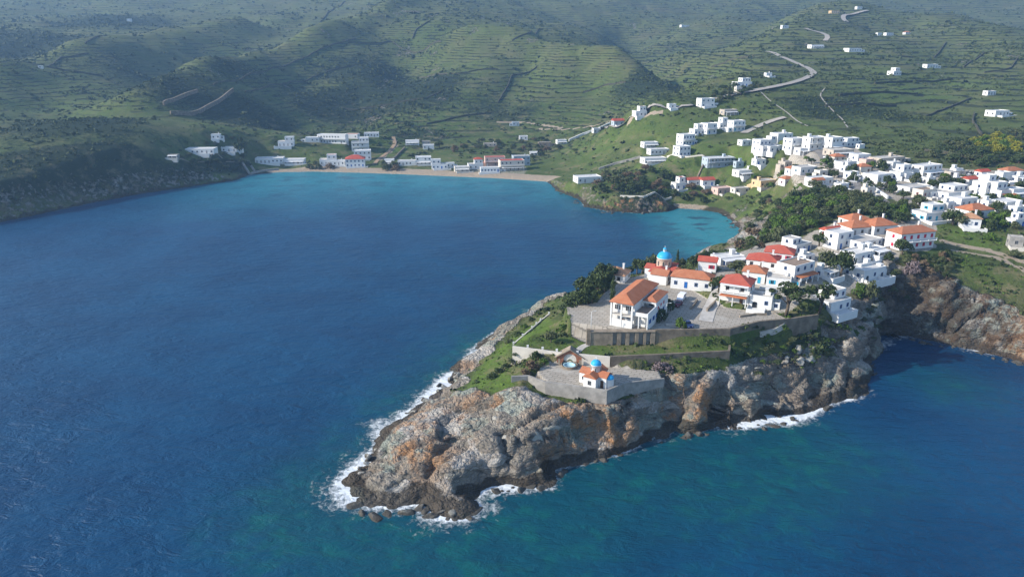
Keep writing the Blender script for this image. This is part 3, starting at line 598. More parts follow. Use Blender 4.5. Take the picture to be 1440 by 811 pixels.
# ------------------------------------------------------------------ land cover
def blob(X, Y, p, r): return np.exp(-((X - p[0]) ** 2 + (Y - p[1]) ** 2) / (r * r))
sy, sx = np.gradient(HF, YS, XS); SLP = np.sqrt(sx ** 2 + sy ** 2)
near = sstep(430, 330, GY) * sstep(-90, -60, GX)
N1 = fbm(GX / 25, GY / 25, 4, 70); N2 = fbm(GX / 7, GY / 7, 3, 71); N3 = fbm(GX / 120, GY / 120, 4, 72)
def px_poly(pts): return [tuple(at(*q)) for q in pts]
TIPROCK = px_poly([(600,548),(640,555),(668,545),(690,560),(740,548),(770,556),(800,566),(860,572),(905,556),(934,536),(975,522),(1030,512),(1060,528),(1120,522),(1180,512),(1228,490),(1250,480),(1220,560),(1100,600),(950,625),(800,660),(680,730),(560,730),(470,700),(500,640),(560,570)])
tr = sstep(-2.5, 2.5, inpoly(TIPROCK, GX, GY) + N2 * 3)
rock = np.maximum(ROUGH * near * sstep(.55, 1.0, SLP + N2 * .4), tr)
rock = np.maximum(rock, ROUGH * (1 - near) * sstep(.3, .55, SLP + .35 * N1) * sstep(26, 8, SD) * .47)
rock = np.maximum(rock, sstep(1.1, 1.6, SLP + N2 * .3) * near)
rock = np.maximum(rock, sstep(13, 6, SD + N2 * 5) * sstep(.2, .33, ST) * near)
rock = np.maximum(rock, .47 * sstep(.25, .6, N1 + .3 * N3) * sstep(520, 760, GY))            # outcrops on the hills
for (px_, py_, r_) in [(1035,320,9),(1060,330,10),(1072,318,7),(1020,308,6),(1045,345,8)]:      # pale boulder scree by the cove
    rock = np.maximum(rock, blob(GX, GY, at(px_, py_), r_) * 1.3)
CLT = px_poly([(1028,498),(1060,468),(1110,462),(1160,452),(1205,440),(1240,410),(1245,450),(1228,490),(1180,512),(1120,522),(1060,528),(1030,512)])
clt = sstep(-2, 2, inpoly(CLT, GX, GY)); rock = np.maximum(rock, clt * (.50 + .55 * N2 + .35 * N1))
inner = np.maximum(inpoly(YARD, GX, GY), inpoly(LAWN, GX, GY))
rock = rock * (1 - sstep(-7, -4.5, inner) * (HF > 11.5))
lush = .45 + .5 * N1 + .3 * N3 - .3 * near
SLOPEL = px_poly([(640,560),(668,520),(700,485),(760,440),(800,440),(760,470),(722,490),(716,520),(740,545),(700,555)])
lush = np.maximum(lush, .95 * sstep(-1, 3, inpoly(SLOPEL, GX, GY)))
lush = np.maximum(lush, .7 * sstep(-1, 2, inpoly(LAWN, GX, GY)))
for (px_, py_, r_, k_) in [(1280,128,38,1.3),(1330,120,45,1.),(1220,120,40,.9),(1130,180,30,.5),(1050,215,26,.8),(850,205,40,.75),(960,180,30,.6),(600,50,60,1.2),(680,45,60,.8),(1230,100,50,.8),(750,150,60,.6),(1390,340,14,1),(1350,330,10,1),(1250,140,40,.9),(560,215,20,1),(620,225,20,.9),(870,285,14,.9),(300,245,9,1.2),(310,75,60,.8),(420,60,80,.7),(980,215,20,.6),(1060,300,16,.9)]:
    lush = np.maximum(lush, k_ * blob(GX, GY, at(px_, py_), r_) + .25 * N1)
ochre = .12 + 0 * GX
for (px_, py_, r_, k_) in [(600,575,9,.8),(640,525,8,.75),(570,605,7,.8),(690,480,7,.7),(640,590,12,.8),(600,640,7,1.2),(690,560,7,.9),(800,600,9,1.1),(830,580,6,1.1),(860,600,6,1.1),(945,570,5,1.2),(985,570,5,1.2),(1000,585,4,1.1),(780,640,6,.9),(570,640,6,1.1),(880,590,10,.7),(870,293,12,1.3),(830,291,8,1.2),(930,292,9,1.1),(1400,430,22,1.0),(1360,450,18,1.0),(1430,470,20,1.0),(1310,440,12,.6),(1430,400,14,.6)]:
    ochre = np.maximum(ochre, k_ * blob(GX, GY, at(px_, py_), r_))
pave = sstep(-.6, .6, inpoly(YARD, GX, GY) + N2 * .6) * 1.0
pave = np.maximum(pave, sstep(-.4, .4, inpoly(DECK, GX, GY)))
VIL = px_poly([(1000,372),(1060,345),(1130,330),(1200,300),(1320,312),(1322,352),(1255,372),(1250,398),(1205,420),(1190,446),(1090,444),(1010,432)])
pave = np.maximum(pave, (.62 + .25 * N2) * sstep(-2, 2, inpoly(VIL, GX, GY) + N2 * 2 - 1))
for V_, k_ in [(px_poly([(1060,262),(1130,205),(1210,200),(1230,225),(1330,235),(1440,240),(1440,300),(1340,300),(1250,285),(1200,270),(1120,268)]), .6), (px_poly([(640,243),(660,228),(740,232),(742,247)]), .5)]:
    pave = np.maximum(pave, k_ * sstep(-2, 3, inpoly(V_, GX, GY) + N1 * 6))
scrub_dark = .12 + .55 * N3 + .45 * N1
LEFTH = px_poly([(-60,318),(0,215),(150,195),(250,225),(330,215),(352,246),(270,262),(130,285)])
scrub_dark = np.maximum(scrub_dark, 1.05 * sstep(-10, 12, inpoly(LEFTH, GX, GY)) + .35 * N1)
for (px_, py_, r_, k_) in [(560,130,90,1.2),(520,100,70,1.1),(480,150,70,1.1),(350,165,60,1.),(240,115,60,1.),(100,170,70,1.),(920,115,50,1.1),(1180,150,50,.9),(1240,160,40,.8),(700,160,60,.8),(30,60,120,.9),(150,30,150,.9),(1380,200,30,.8),(1420,190,30,.8),(1200,160,30,.5),(900,280,18,.9),(1290,410,14,.9),(1340,380,8,.8),(150,90,90,.6),(330,95,50,.7),(900,120,60,.6),(1120,330,18,.9)]:  # broad darker patches, mostly on the hillsides; bushes grow denser there too
    scrub_dark = np.maximum(scrub_dark, k_ * blob(GX, GY, at(px_, py_), r_) + .3 * N1)
scrub_dark = np.maximum(scrub_dark * (1 - near * .5), clt * (.5 + .4 * N2))
sand = np.zeros(GX.shape); sand = np.maximum(sand, sstep(.34, .12, ST) * sstep(np.where(GX > 70, 8, 15), np.where(GX > 70, 4, 9), SD) * (GY > 300))
for (pl_, w_) in [([(553,193),(556,205),(541,219),(527,230)], 2.0), ([(700,172),(740,172),(790,180)], 1.6), ([(760,182),(860,170)], 1.5), ([(1330,340),(1380,350),(1440,368)], 1.5), ([(1340,352),(1400,362),(1440,380)], 1.2), ([(885,170),(930,158)], 2.)]:
    d_, _t = pline(px_poly(pl_), GX, GY); sand = np.maximum(sand, sstep(w_ * 1.5, w_ * .7, d_ + N2 * 1.0) * .95)
wet_dark = sstep(2.3, .5, HF - FO * .5 + N2 * 1.4) * sstep(.12, .3, ST) * sstep(9, 2, SD + N1 * 5) * (SD > -3)
for (px_, py_, r_, k_) in [(1010,560,9,.3),(1060,555,10,.36),(880,600,9,.25),(1150,545,14,.42),(1290,420,18,.56),(1270,450,14,.6),(1340,450,15,.58),(1400,470,16,.5),(1430,450,14,.46),(1380,420,14,.46),(1340,410,14,.5),(1180,530,16,.36),(1120,560,14,.36),(1230,480,12,.42),(1050,570,12,.3),(1100,540,12,.25)]:  # darker blotches on the cliff rock, well above the waterline
    wet_dark = np.maximum(wet_dark, k_ * blob(GX, GY, at(px_, py_), r_) * 1.15)
terr = sstep(560, 680, GY) * (.35 + .65 * sstep(-.25, .2, N3 + .2)) + .8 * sstep(330, 420, GY) * sstep(150, 230, GX)
cov = np.stack([rock, lush, ochre, pave], -1).clip(0, 1.5); cov2 = np.stack([scrub_dark, sand, wet_dark, terr], -1).clip(0, 1.5)

# ------------------------------------------------------------------ rocky displacement of the shore, cliffs and outcrops
rk = np.clip(np.maximum(rock * near, ROUGH * sstep(.3, .55, ST) * .7), 0, 1) * (1 - np.clip(pave, 0, 1)) * (SD > -4)
nx_, ny_, nz_ = -sx, -sy, np.ones_like(sx); L_ = np.sqrt(nx_ ** 2 + ny_ ** 2 + 1); nx_, ny_, nz_ = nx_ / L_, ny_ / L_, nz_ / L_
ca, sa = math.cos(.6), math.sin(.6)
U = (GX * ca + GY * sa); W = (-GX * sa + GY * ca) + HF * .55
f1, f2, ci = cells(U / 7.5 + .25 * N2, W / 4.6 + .25 * N1, 90)
g1, g2, di = cells(U / 2.6 + .2 * N2, W / 1.7, 95)
e1, e2, ei = cells(U / 15 + .3 * N2, W / 8 + .3 * N1, 88)
disp = (ei - .5) * 3.2 + np.minimum(e2 - e1, .2) * 5 - .8 + (ci - .5) * 1.2 + np.minimum(f2 - f1, .25) * 2.0 - .4 + ((di - .5) * .6 + np.minimum(g2 - g1, .3) * .9 - .25) * sstep(-.3, .3, N1 + .15)
disp = disp + fbm(GX / 11, (GY + HF) / 11, 4, 55) * 1.6 - ridge(U / 17, W / 13, 2, 58) ** 3 * 4.0 + 1.0
amp = rk * np.where(near > .5, 1.0, .9) * np.clip(.3 + HF / 5, .3, 1)
for P_, z_, s_ in FLATS: amp = amp * sstep(-1.0, -3.2, inpoly(P_, GX, GY))
DX, DY, DZ = nx_ * disp * amp, ny_ * disp * amp, nz_ * disp * amp * .8
for c_, r_ in CAVES:                                                   # undercut sea caves push the foot of the cliff inwards
    w_ = np.exp(-((GX - c_[0]) ** 2 + (GY - c_[1]) ** 2) / (r_ * r_)) * sstep(r_ * 1.5, r_ * .5, HF) * (SD > -.5)
    DX = DX - nx_ * w_ * r_ * .75; DY = DY - ny_ * w_ * r_ * .75
TV = np.stack([GX + DX, GY + DY, HF + DZ], -1).reshape(-1, 3)
ax_ = np.abs(GX) / np.maximum(GY, 1)
vis = (((ax_ < 1.12) | (np.abs(GX) < 60)) & (HF > -2.5)).ravel()
TERR = terrain_mat()
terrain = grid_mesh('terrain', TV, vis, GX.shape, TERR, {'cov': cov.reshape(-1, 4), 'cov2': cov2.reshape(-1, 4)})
terrain['kind'] = 'structure'

# ------------------------------------------------------------------ sea
def sea_mat():
    a = NT('sea_water', 0.26, 0.32); p = a.pos()
    a.b.inputs['IOR'].default_value = 1.33
    s = a.sepc(a.attr('sea').outputs['Color']); shal, foam, teal = s[0], s[1], s[2]; weed = a.attr('sea').outputs['Alpha']
    n1 = a.noise(p, .03, 4, .6); n2 = a.noise(p, .16, 5, .65); n3 = a.noise(p, .8, 5, .7, .6); n0 = a.noise(p, .008, 3, .6)
    c = a.mix(a.ss(n1, .3, .7), (.0012, .033, .088), (.002, .048, .115))
    c = a.mix(teal, c, (.0015, .052, .080))
    c = a.mix(a.ma('MULTIPLY', a.ss(a.ma('ADD', n2, a.ma('MULTIPLY', n1, .5)), .72, .92), a.ma('MULTIPLY', teal, .8)), c, (.003, .082, .084))
    sh = a.ma('MULTIPLY', shal, a.ss(n1, .1, .45))
    c = a.mix(sh, c, (.018, .200, .235))
    c = a.mix(a.ma('MULTIPLY', weed, a.ss(a.noise(a.scl(p, (1, 1.6, 1)), .055, 4, .6), .5, .6)), c, (.006, .05, .085))
    # broken white water
    fn = a.ma('ADD', foam, a.ma('MULTIPLY', a.ma('SUBTRACT', n3, .5), 2.2)); fn = a.ma('ADD', fn, a.ma('MULTIPLY', a.ma('SUBTRACT', n2, .5), 1.0))
    fm = a.ma('MULTIPLY', a.ss(fn, .45, 1.15), a.ss(foam, .05, .3))
    # scattered wave crests
    wv = a.rot(p, (0, 0, R(12)), (.5, 1, 1))
    c = a.mix(a.ma('MULTIPLY', fm, .85), c, (.74, .77, .78))
    a._in(a.b.inputs['Roughness'], a.ma('ADD', .33, a.ma('MULTIPLY', fm, .6)))
    w1 = a.noise(wv, .10, 3, .6, .4); w2 = a.noise(wv, .34, 4, .65, .5); w3 = a.noise(a.rot(p, (0, 0, R(-14)), (.6, 1, 1)), 1.1, 4, .7, .3)
    h = a.ma('ADD', a.ma('MULTIPLY', w1, 1.3), a.ma('MULTIPLY', w2, 1.05)); h = a.ma('ADD', h, a.ma('MULTIPLY', w3, .30)); h = a.ma('MULTIPLY', a.ma('SUBTRACT', h, 1.4), a.ma('ADD', .6, a.ma('MULTIPLY', a.ss(a.noise(a.rot(p, (0, 0, R(-40)), (1, .55, 1)), .02, 5, .65, 1.5), .3, .7), .6)))
    h = a.ma('ADD', h, a.ma('MULTIPLY', fm, .5))
    a.bump(h, 1.0, .95)
    return a.color(c)
SXA = axis((-3000, -600, 60), (-600, -70, 6), (-70, 180, 1.2), (180, 330, 5), (330, 3000, 80))
SYA = axis((-3000, 40, 80), (40, 110, 3), (110, 290, 1.2), (290, 600, 3), (600, 640, 10))
WX, WY = np.meshgrid(SXA, SYA)
wsd, wS, wF = coast_sd(WX, WY); dd = np.maximum(-wsd, 0)
wn1 = fbm(WX / 18, WY / 18, 4, 120); wn2 = fbm(WX / 5, WY / 5, 3, 121)
foam = np.clip(wF, 0, 2) * (.98 * np.exp(-dd / (1.6 + 1.9 * np.clip(wF, 0, 1.4))) ) * (1 + 1.3 * wn1) + .25 * np.exp(-dd / 1.2) * (wF > .15)
foam = foam + .62 * np.exp(-dd / 3.2) * (WY < 290) * (WX > -5) * np.clip(.55 + 1.6 * wn1, 0, 1.3)
foam = np.where(wsd > 3, 0, foam)
tip = onz(478, 690, 0); foam += .55 * blob(WX, WY, tip, 7) * (1 + wn2) + .35 * blob(WX, WY, onz(530, 600, 0), 7) * (1 + 1.5 * wn2) + .4 * blob(WX, WY, onz(650, 728, 0), 4) * (1 + wn2)
bay = sstep(380, 572, WY + wn1 * 26) * sstep(-260, -170, WX) * sstep(150, 60, WX)
cove = sstep(62, 105, WX + wn1 * 6) * sstep(325, 345, WY) * sstep(480, 415, WY + (WX - 100) * .4)
shal = np.clip(.75 * bay + .9 * cove, 0, 1)
front = .9 * blob(WX, WY, (48, 152), 30) + .9 * blob(WX, WY, onz(1090, 630, 0), 22) + blob(WX, WY, onz(720, 740, 0), 24) + .9 * blob(WX, WY, onz(440, 720, 0), 18) + .7 * blob(WX, WY, onz(600, 780, 0), 22) + .7 * blob(WX, WY, onz(1330, 540, 0), 14)
front += 1.25 * np.exp(-dd / 10) * (WX < 40) * (WY < 290) + .5 * np.exp(-dd / 30) * (WY > 300) * (WX > -100)
teal = np.clip(front + .35 * wn1 * front, 0, 1) * (1 - .5 * bay)
weed = np.clip(bay * .55 + cove * .9, 0, 1) * sstep(4, 14, dd)
sea = np.stack([shal, foam, teal, weed], -1).clip(0, 2).reshape(-1, 4)
Z0 = np.zeros(WX.size)
sea_o = grid_mesh('sea', np.stack([WX.ravel(), WY.ravel(), Z0], -1), np.ones(WX.size, bool), WX.shape, sea_mat(), {'sea': sea})
sea_o['kind'] = 'structure'

# ------------------------------------------------------------------ haze
hm = bpy.data.materials.new('haze_air'); hm.use_nodes = True; hn = hm.node_tree.nodes; hl_ = hm.node_tree.links
hn.remove(hn['Principled BSDF']); pv_ = hn.new('ShaderNodeVolumePrincipled'); hl_.new(pv_.outputs[0], hn['Material Output'].inputs['Volume'])
pv_.inputs['Color'].default_value = (.36, .62, 1.0, 1); pv_.inputs['Density'].default_value = .00018; pv_.inputs['Anisotropy'].default_value = .2
hb = bpy.data.meshes.new('haze'); b0, b1 = (-3100, -3100, -7), (3100, 3100, 330)
hv = [(x, y, z) for x in (b0[0], b1[0]) for y in (b0[1], b1[1]) for z in (b0[2], b1[2])]
hb.from_pydata(hv, [], [(0, 1, 3, 2), (4, 6, 7, 5), (0, 4, 5, 1), (2, 3, 7, 6), (0, 2, 6, 4), (1, 5, 7, 3)]); hb.materials.append(hm)
ho = bpy.data.objects.new('haze', hb); COL.objects.link(ho); ho['kind'] = 'stuff'
# ------------------------------------------------------------------ materials
M = {}
for nme, c, r, v in [('white', (.635, .63, .61), .8, .03), ('offwhite', (.56, .52, .455), .85, .05), ('cream', (.58, .42, .24), .85, .06), ('pink', (.56, .40, .34), .85, .06),
  ('bluegrey', (.36, .42, .47), .8, .05), ('beige', (.42, .37, .31), .9, .08), ('stone', (.27, .22, .165), .95, .16), ('greystone', (.30, .285, .26), .95, .14), ('hedgewall', (.075, .072, .05), .95, .2), ('brownwall', (.19, .155, .115), .95, .18),
  ('conc', (.46, .43, .385), .9, .10), ('whiteroof', (.58, .565, .535), .85, .08), ('brownroof', (.26, .19, .14), .9, .10), ('blueroof', (.02, .22, .52), .5, .10), ('azure', (.03, .34, .60), .5, .06),
  ('f_white', (.66, .66, .64), .5, .02), ('f_blue', (.02, .12, .38), .5, .05), ('f_teal', (.03, .32, .48), .5, .05), ('f_red', (.42, .02, .05), .5, .05), ('f_brown', (.11, .06, .035), .6, .08), ('f_grey', (.25, .25, .25), .6, .05),
  ('wood', (.20, .12, .065), .8, .12), ('awning', (.46, .16, .07), .85, .08), ('asphalt', (.21, .195, .18), .95, .10), ('track', (.33, .30, .26), .95, .10), ('dirt', (.33, .23, .14), .95, .12),
  ('bark', (.11, .085, .06), .95, .15), ('iron', (.06, .06, .065), .5, .05), ('car_white', (.75, .76, .78), .25, .01), ('car_maroon', (.14, .015, .03), .25, .02), ('car_blue', (.02, .04, .13), .25, .02), ('car_silver', (.35, .36, .38), .25, .02), ('tyre', (.015, .015, .015), .9, .05), ('lamp', (.6, .6, .58), .4, .02), ('drum', (.62, .52, .42), .85, .05)]:
    M[nme] = simple(nme, c, r, v, .5, .25)
def pane_mat():
    a = NT('window_glass', .12, .5); return a.color(a.mix(a.rnd(), (.012, .016, .022), (.05, .058, .065)))
M['pane'] = pane_mat()
def tile_mat(name, c1, c2, c3):
    a = NT(name, .85, .15); p = a.obj(); n = a.nrm()
    w = a.n.new('ShaderNodeTexWave'); w.wave_type = 'BANDS'; w.bands_direction = 'Z'; a.l.new(p, w.inputs['Vector']); w.inputs['Scale'].default_value = 2.2; w.inputs['Distortion'].default_value = .6
    nz = a.noise(p, .45, 4, .6); n2 = a.noise(p, 2.6, 3, .7)
    c = a.mix(a.ss(nz, .35, .65), c1, c2); c = a.mix(a.ss(n2, .5, .72), c, c3); c = a.mix(a.ma('MULTIPLY', w.outputs[1], .25), c, tuple(x * .55 for x in c1))
    c = a.mix(a.ma('MULTIPLY', a.rnd(), .35), c, c3)
    a.bump(a.ma('ADD', w.outputs[1], n2), .6, .08); return a.color(c)
M['orange'] = tile_mat('orange_tile', (.40, .135, .062), (.47, .185, .095), (.31, .15, .095))
M['red'] = tile_mat('red_tile', (.40, .070, .048), (.46, .10, .065), (.33, .11, .075))
M['oldtile'] = tile_mat('old_tile', (.42, .22, .12), (.50, .27, .15), (.33, .20, .13))

# ------------------------------------------------------------------ mesh builder
class MB:
    def __init__(s): s.v = []; s.f = []; s.mi = []; s.sm = []
    def add(s, vs, fs, mi=0, sm=False):
        k = len(s.v); s.v += [tuple(p) for p in vs]; s.f += [tuple(i + k for i in f) for f in fs]; s.mi += [mi] * len(fs); s.sm += [sm] * len(fs); return s
    def box(s, x0, x1, y0, y1, z0, z1, mi=0):
        v = [(x0, y0, z0), (x1, y0, z0), (x1, y1, z0), (x0, y1, z0), (x0, y0, z1), (x1, y0, z1), (x1, y1, z1), (x0, y1, z1)]
        return s.add(v, [(0, 3, 2, 1), (4, 5, 6, 7), (0, 1, 5, 4), (1, 2, 6, 5), (2, 3, 7, 6), (3, 0, 4, 7)], mi)
    def prism(s, poly, z0, z1, mi=0, sm=False):
        n = len(poly); v = [(x, y, z0) for x, y in poly] + [(x, y, z1) for x, y in poly]
        s.add(v, [tuple(range(n - 1, -1, -1)), tuple(range(n, 2 * n))], mi)
        return s.add(v, [(i, (i + 1) % n, n + (i + 1) % n, n + i) for i in range(n)], mi, sm)
    def lathe(s, prof, n=16, c=(0, 0), mi=0, a0=0, a1=2 * math.pi, sm=True):
        full = a1 - a0 > 6.28; k = n if full else n + 1
        v = [(c[0] + r * math.cos(a0 + (a1 - a0) * i / n), c[1] + r * math.sin(a0 + (a1 - a0) * i / n), z) for r, z in prof for i in range(k)]
        f = [(j * k + i, j * k + (i + 1) % k, (j + 1) * k + (i + 1) % k, (j + 1) * k + i) for j in range(len(prof) - 1) for i in range(n)]
        return s.add(v, f, mi, sm)
    def tube(s, pts, rad, n=6, mi=0):
        v = []; k = len(pts)
        for i, p in enumerate(pts):
            p = Vector(p); d = (Vector(pts[min(i + 1, k - 1)]) - Vector(pts[max(i - 1, 0)])).normalized()
            a = d.cross(Vector((.13, .97, .2))).normalized(); b = d.cross(a); r = rad[i] if isinstance(rad, (list, tuple)) else rad
            v += [p + (a * math.cos(6.2832 * j / n) + b * math.sin(6.2832 * j / n)) * r for j in range(n)]
        f = [(i * n + j, i * n + (j + 1) % n, (i + 1) * n + (j + 1) % n, (i + 1) * n + j) for i in range(k - 1) for j in range(n)]
        f += [tuple(range(n - 1, -1, -1)), tuple(range((k - 1) * n, k * n))]
        return s.add(v, f, mi, True)
    def mesh(s, name, mats):
        me = bpy.data.meshes.new(name); me.from_pydata(s.v, [], s.f)
        for m in (mats if isinstance(mats, (list, tuple)) else [mats]): me.materials.append(M[m] if isinstance(m, str) else m)
        me.polygons.foreach_set('material_index', s.mi); me.polygons.foreach_set('use_smooth', s.sm); me.update(); return me
    def build(s, name, mats, parent=None): return link(name, s.mesh(name, mats), parent)
def link(name, me, parent=None):
    o = bpy.data.objects.new(name, me); COL.objects.link(o)
    if parent: o.parent = parent
    return o
def tag(o, label, cat, group=None, kind=None):
    if kind: o['kind'] = kind
    else:
        o['label'] = label; o['category'] = cat
        if group: o['group'] = group
    return o
def empty(name, label, cat, loc, rz=0, group=None):
    o = bpy.data.objects.new(name, None); COL.objects.link(o); o.empty_display_size = .5
    o.location = loc; o.rotation_euler = (0, 0, rz); return tag(o, label, cat, group)

# ------------------------------------------------------------------ windows and doors: shared meshes, one object each
_WC = {}
def _ring(m, w, h, t, y0, y1, mi=0, arch=False):
    m.box(-w / 2 - t, -w / 2, y0, y1, -h / 2 - t, h / 2 + t, mi); m.box(w / 2, w / 2 + t, y0, y1, -h / 2 - t, h / 2 + t, mi)
    m.box(-w / 2, w / 2, y0, y1, h / 2, h / 2 + t, mi); m.box(-w / 2, w / 2, y0, y1, -h / 2 - t, -h / 2, mi)
def wmesh(kind, fr):
    k = (kind, fr)
    if k in _WC: return _WC[k]
    m = MB()
    if kind == 'frame': _ring(m, .94, 1.14, .06, -.07, 0); m.box(-.03, .03, -.05, -.022, -.57, .57)
    elif kind == 'pane': m.box(-.47, .47, -.018, 0.0, -.57, .57)
    elif kind == 'far': _ring(m, .9, 1.1, .08, -.06, 0); m.box(-.45, .45, -.02, 0, -.55, .55, 1)
    elif kind == 'shutter': m.box(-.24, .24, -.06, -.004, -.62, .62)
    elif kind == 'closed': _ring(m, .98, 1.18, .05, -.05, 0); m.box(-.48, -.01, -.06, 0, -.59, .59); m.box(.01, .48, -.06, 0, -.59, .59)
    elif kind == 'door': _ring(m, .9, 2.0, .07, -.07, 0); m.box(-.44, .44, -.03, 0, -.99, .99)
    elif kind == 'arch':
        n = 10; o = [(-.5, -1.1)] + [(-.5 * math.cos(math.pi * i / n), .35 + .5 * math.sin(math.pi * i / n)) for i in range(n + 1)] + [(.5, -1.1)]
        q = [(x * 1.22, z * 1.1 + (.0 if z > -1 else .11)) for x, z in o]
        v = [(x, -.09, z) for x, z in o] + [(x, -.09, z) for x, z in q] + [(x, 0, z) for x, z in q] + [(x, -.01, z) for x, z in o]; L = len(o)
        f = [(i + 1, i, L + i, L + i + 1) for i in range(L - 1)] + [(L + i + 1, L + i, 2 * L + i, 2 * L + i + 1) for i in range(L - 1)] + [(i, i + 1, 3 * L + i + 1, 3 * L + i) for i in range(L - 1)]
        m.add(v, f, 0); m.add([(x, -.012, z) for x, z in o], [tuple(range(L - 1, -1, -1))], 1)
    me = m.mesh('window_' + kind, [fr, 'pane']); _WC[k] = me; return me
def opening(par, kind, fr, x, y, z, rz, w, h, near):
    """a window or door on a wall of its house; x, y, z centre in house coordinates"""
    if kind == 'window':
        if near:
            o = link('window', wmesh('frame', fr), par); link('pane', wmesh('pane', 'pane'), o)
            if near == 2:
                for sx_ in (-.79, .79): link('shutter', wmesh('shutter', fr), o).location = (sx_, 0, 0)
        else: o = link('window', wmesh('far', fr), par)
        o.scale = (w / 1.06, 1, h / 1.26)
    elif kind == 'closed': o = link('shuttered_window', wmesh('closed', fr), par); o.scale = (w / 1.06, 1, h / 1.26)
    elif kind == 'arch': o = link('arched_door', wmesh('arch', fr), par); o.scale = (w, 1, h / 2)
    else: o = link('door', wmesh('door', fr), par); o.scale = (w / 1.0, 1, h / 2.1)
    o.location = (x, y, z); o.rotation_euler = (0, 0, rz); return o

def hip_roof(m, x0, x1, y0, y1, z, rise, ov=.4, gable=False, axis='x'):
    x0 -= ov; x1 += ov; y0 -= ov; y1 += ov; z1 = z + rise; t = .16
    if axis == 'x':
        k = 0 if gable else min((y1 - y0) / 2, (x1 - x0) / 2 - .05); yc = (y0 + y1) / 2; r = [(x0 + k, yc, z1), (x1 - k, yc, z1)]
        fs = [(0, 1, 5, 4), (2, 3, 4, 5), (3, 0, 4), (1, 2, 5)]
    else:
        k = 0 if gable else min((x1 - x0) / 2, (y1 - y0) / 2 - .05); xc = (x0 + x1) / 2; r = [(xc, y0 + k, z1), (xc, y1 - k, z1)]
        fs = [(0, 1, 4), (1, 2, 5, 4), (2, 3, 5), (3, 0, 4, 5)]
    lo = [(x0, y0, z), (x1, y0, z), (x1, y1, z), (x0, y1, z)]
    m.add(lo + r, fs); m.add([(a, b, c - t) for a, b, c in lo] + lo, [(0, 1, 5, 4), (1, 2, 6, 5), (2, 3, 7, 6), (3, 0, 4, 7), (3, 2, 1, 0)])
    return m
def shell(m, x0, x1, y0, y1, z0, z1, par=.35, t=.22):
    """walls with a parapet round a sunken flat roof"""
    m.box(x0, x1, y0, y1, z0, z1 - par)
    if par > 0:
        m.box(x0, x1, y0, y0 + t, z1 - par, z1); m.box(x0, x1, y1 - t, y1, z1 - par, z1); m.box(x0, x0 + t, y0 + t, y1 - t, z1 - par, z1); m.box(x1 - t, x1, y0 + t, y1 - t, z1 - par, z1)
def volume(t, x0, x1, y0, y1, z0, z1, roof='flat', wc='white', rc='conc', rise=None, base=-2.5, axis=None, gable=False):
    m = MB(); w, d = x1 - x0, y1 - y0
    if roof == 'flat':
        shell(m, x0, x1, y0, y1, z0 + base, z1, min(.35, .12 * (z1 - z0))); m.build('wall', wc, t)
        p = min(.35, .12 * (z1 - z0)); MB().box(x0 + .225, x1 - .225, y0 + .225, y1 - .225, z1 - p - .05, z1 - p + .03).build('roof', rc, t)
    else:
        rise = rise or .26 * min(w, d); axis = axis or ('x' if w >= d else 'y'); gable = roof == 'gable'
        m.box(x0, x1, y0, y1, z0 + base, z1 - .165)
        if gable:
            if axis == 'x': 
                for xx, s_ in ((x0, 1), (x1 - .2, 1)): m.add([(xx, y0, z1 - .165), (xx, y1, z1 - .165), (xx, (y0 + y1) / 2, z1 + rise * .86), (xx + .2, y0, z1 - .165), (xx + .2, y1, z1 - .165), (xx + .2, (y0 + y1) / 2, z1 + rise * .86)], [(0, 2, 1), (3, 4, 5), (0, 3, 5, 2), (1, 2, 5, 4)])
            else:
                for yy in (y0, y1 - .2): m.add([(x0, yy, z1 - .165), (x1, yy, z1 - .165), ((x0 + x1) / 2, yy, z1 + rise * .86), (x0, yy + .2, z1 - .165), (x1, yy + .2, z1 - .165), ((x0 + x1) / 2, yy + .2, z1 + rise * .86)], [(0, 1, 2), (3, 5, 4), (0, 2, 5, 3), (1, 4, 5, 2)])
        m.build('wall', wc, t); hip_roof(MB(), x0, x1, y0, y1, z1, rise, .35, gable, axis).build('roof', rc, t)
def row(t, n, x0, x1, y, z, rz, kind, fr, w, h, near, rng, skip=.12, ax='x', doorp=0):
    for i in range(n):
        u = x0 + (x1 - x0) * (i + .5) / n
        if rng.random() < skip: continue
        px, py = (u, y) if ax == 'x' else (y, u)
        if doorp and rng.random() < doorp: opening(t, 'door', fr, px, py, z - h / 2 - .9 + 2.05 / 2 + .05 if False else z - .45, rz, .95, 2.05, near)
        else: opening(t, kind, fr, px, py, z, rz, w, h, near)

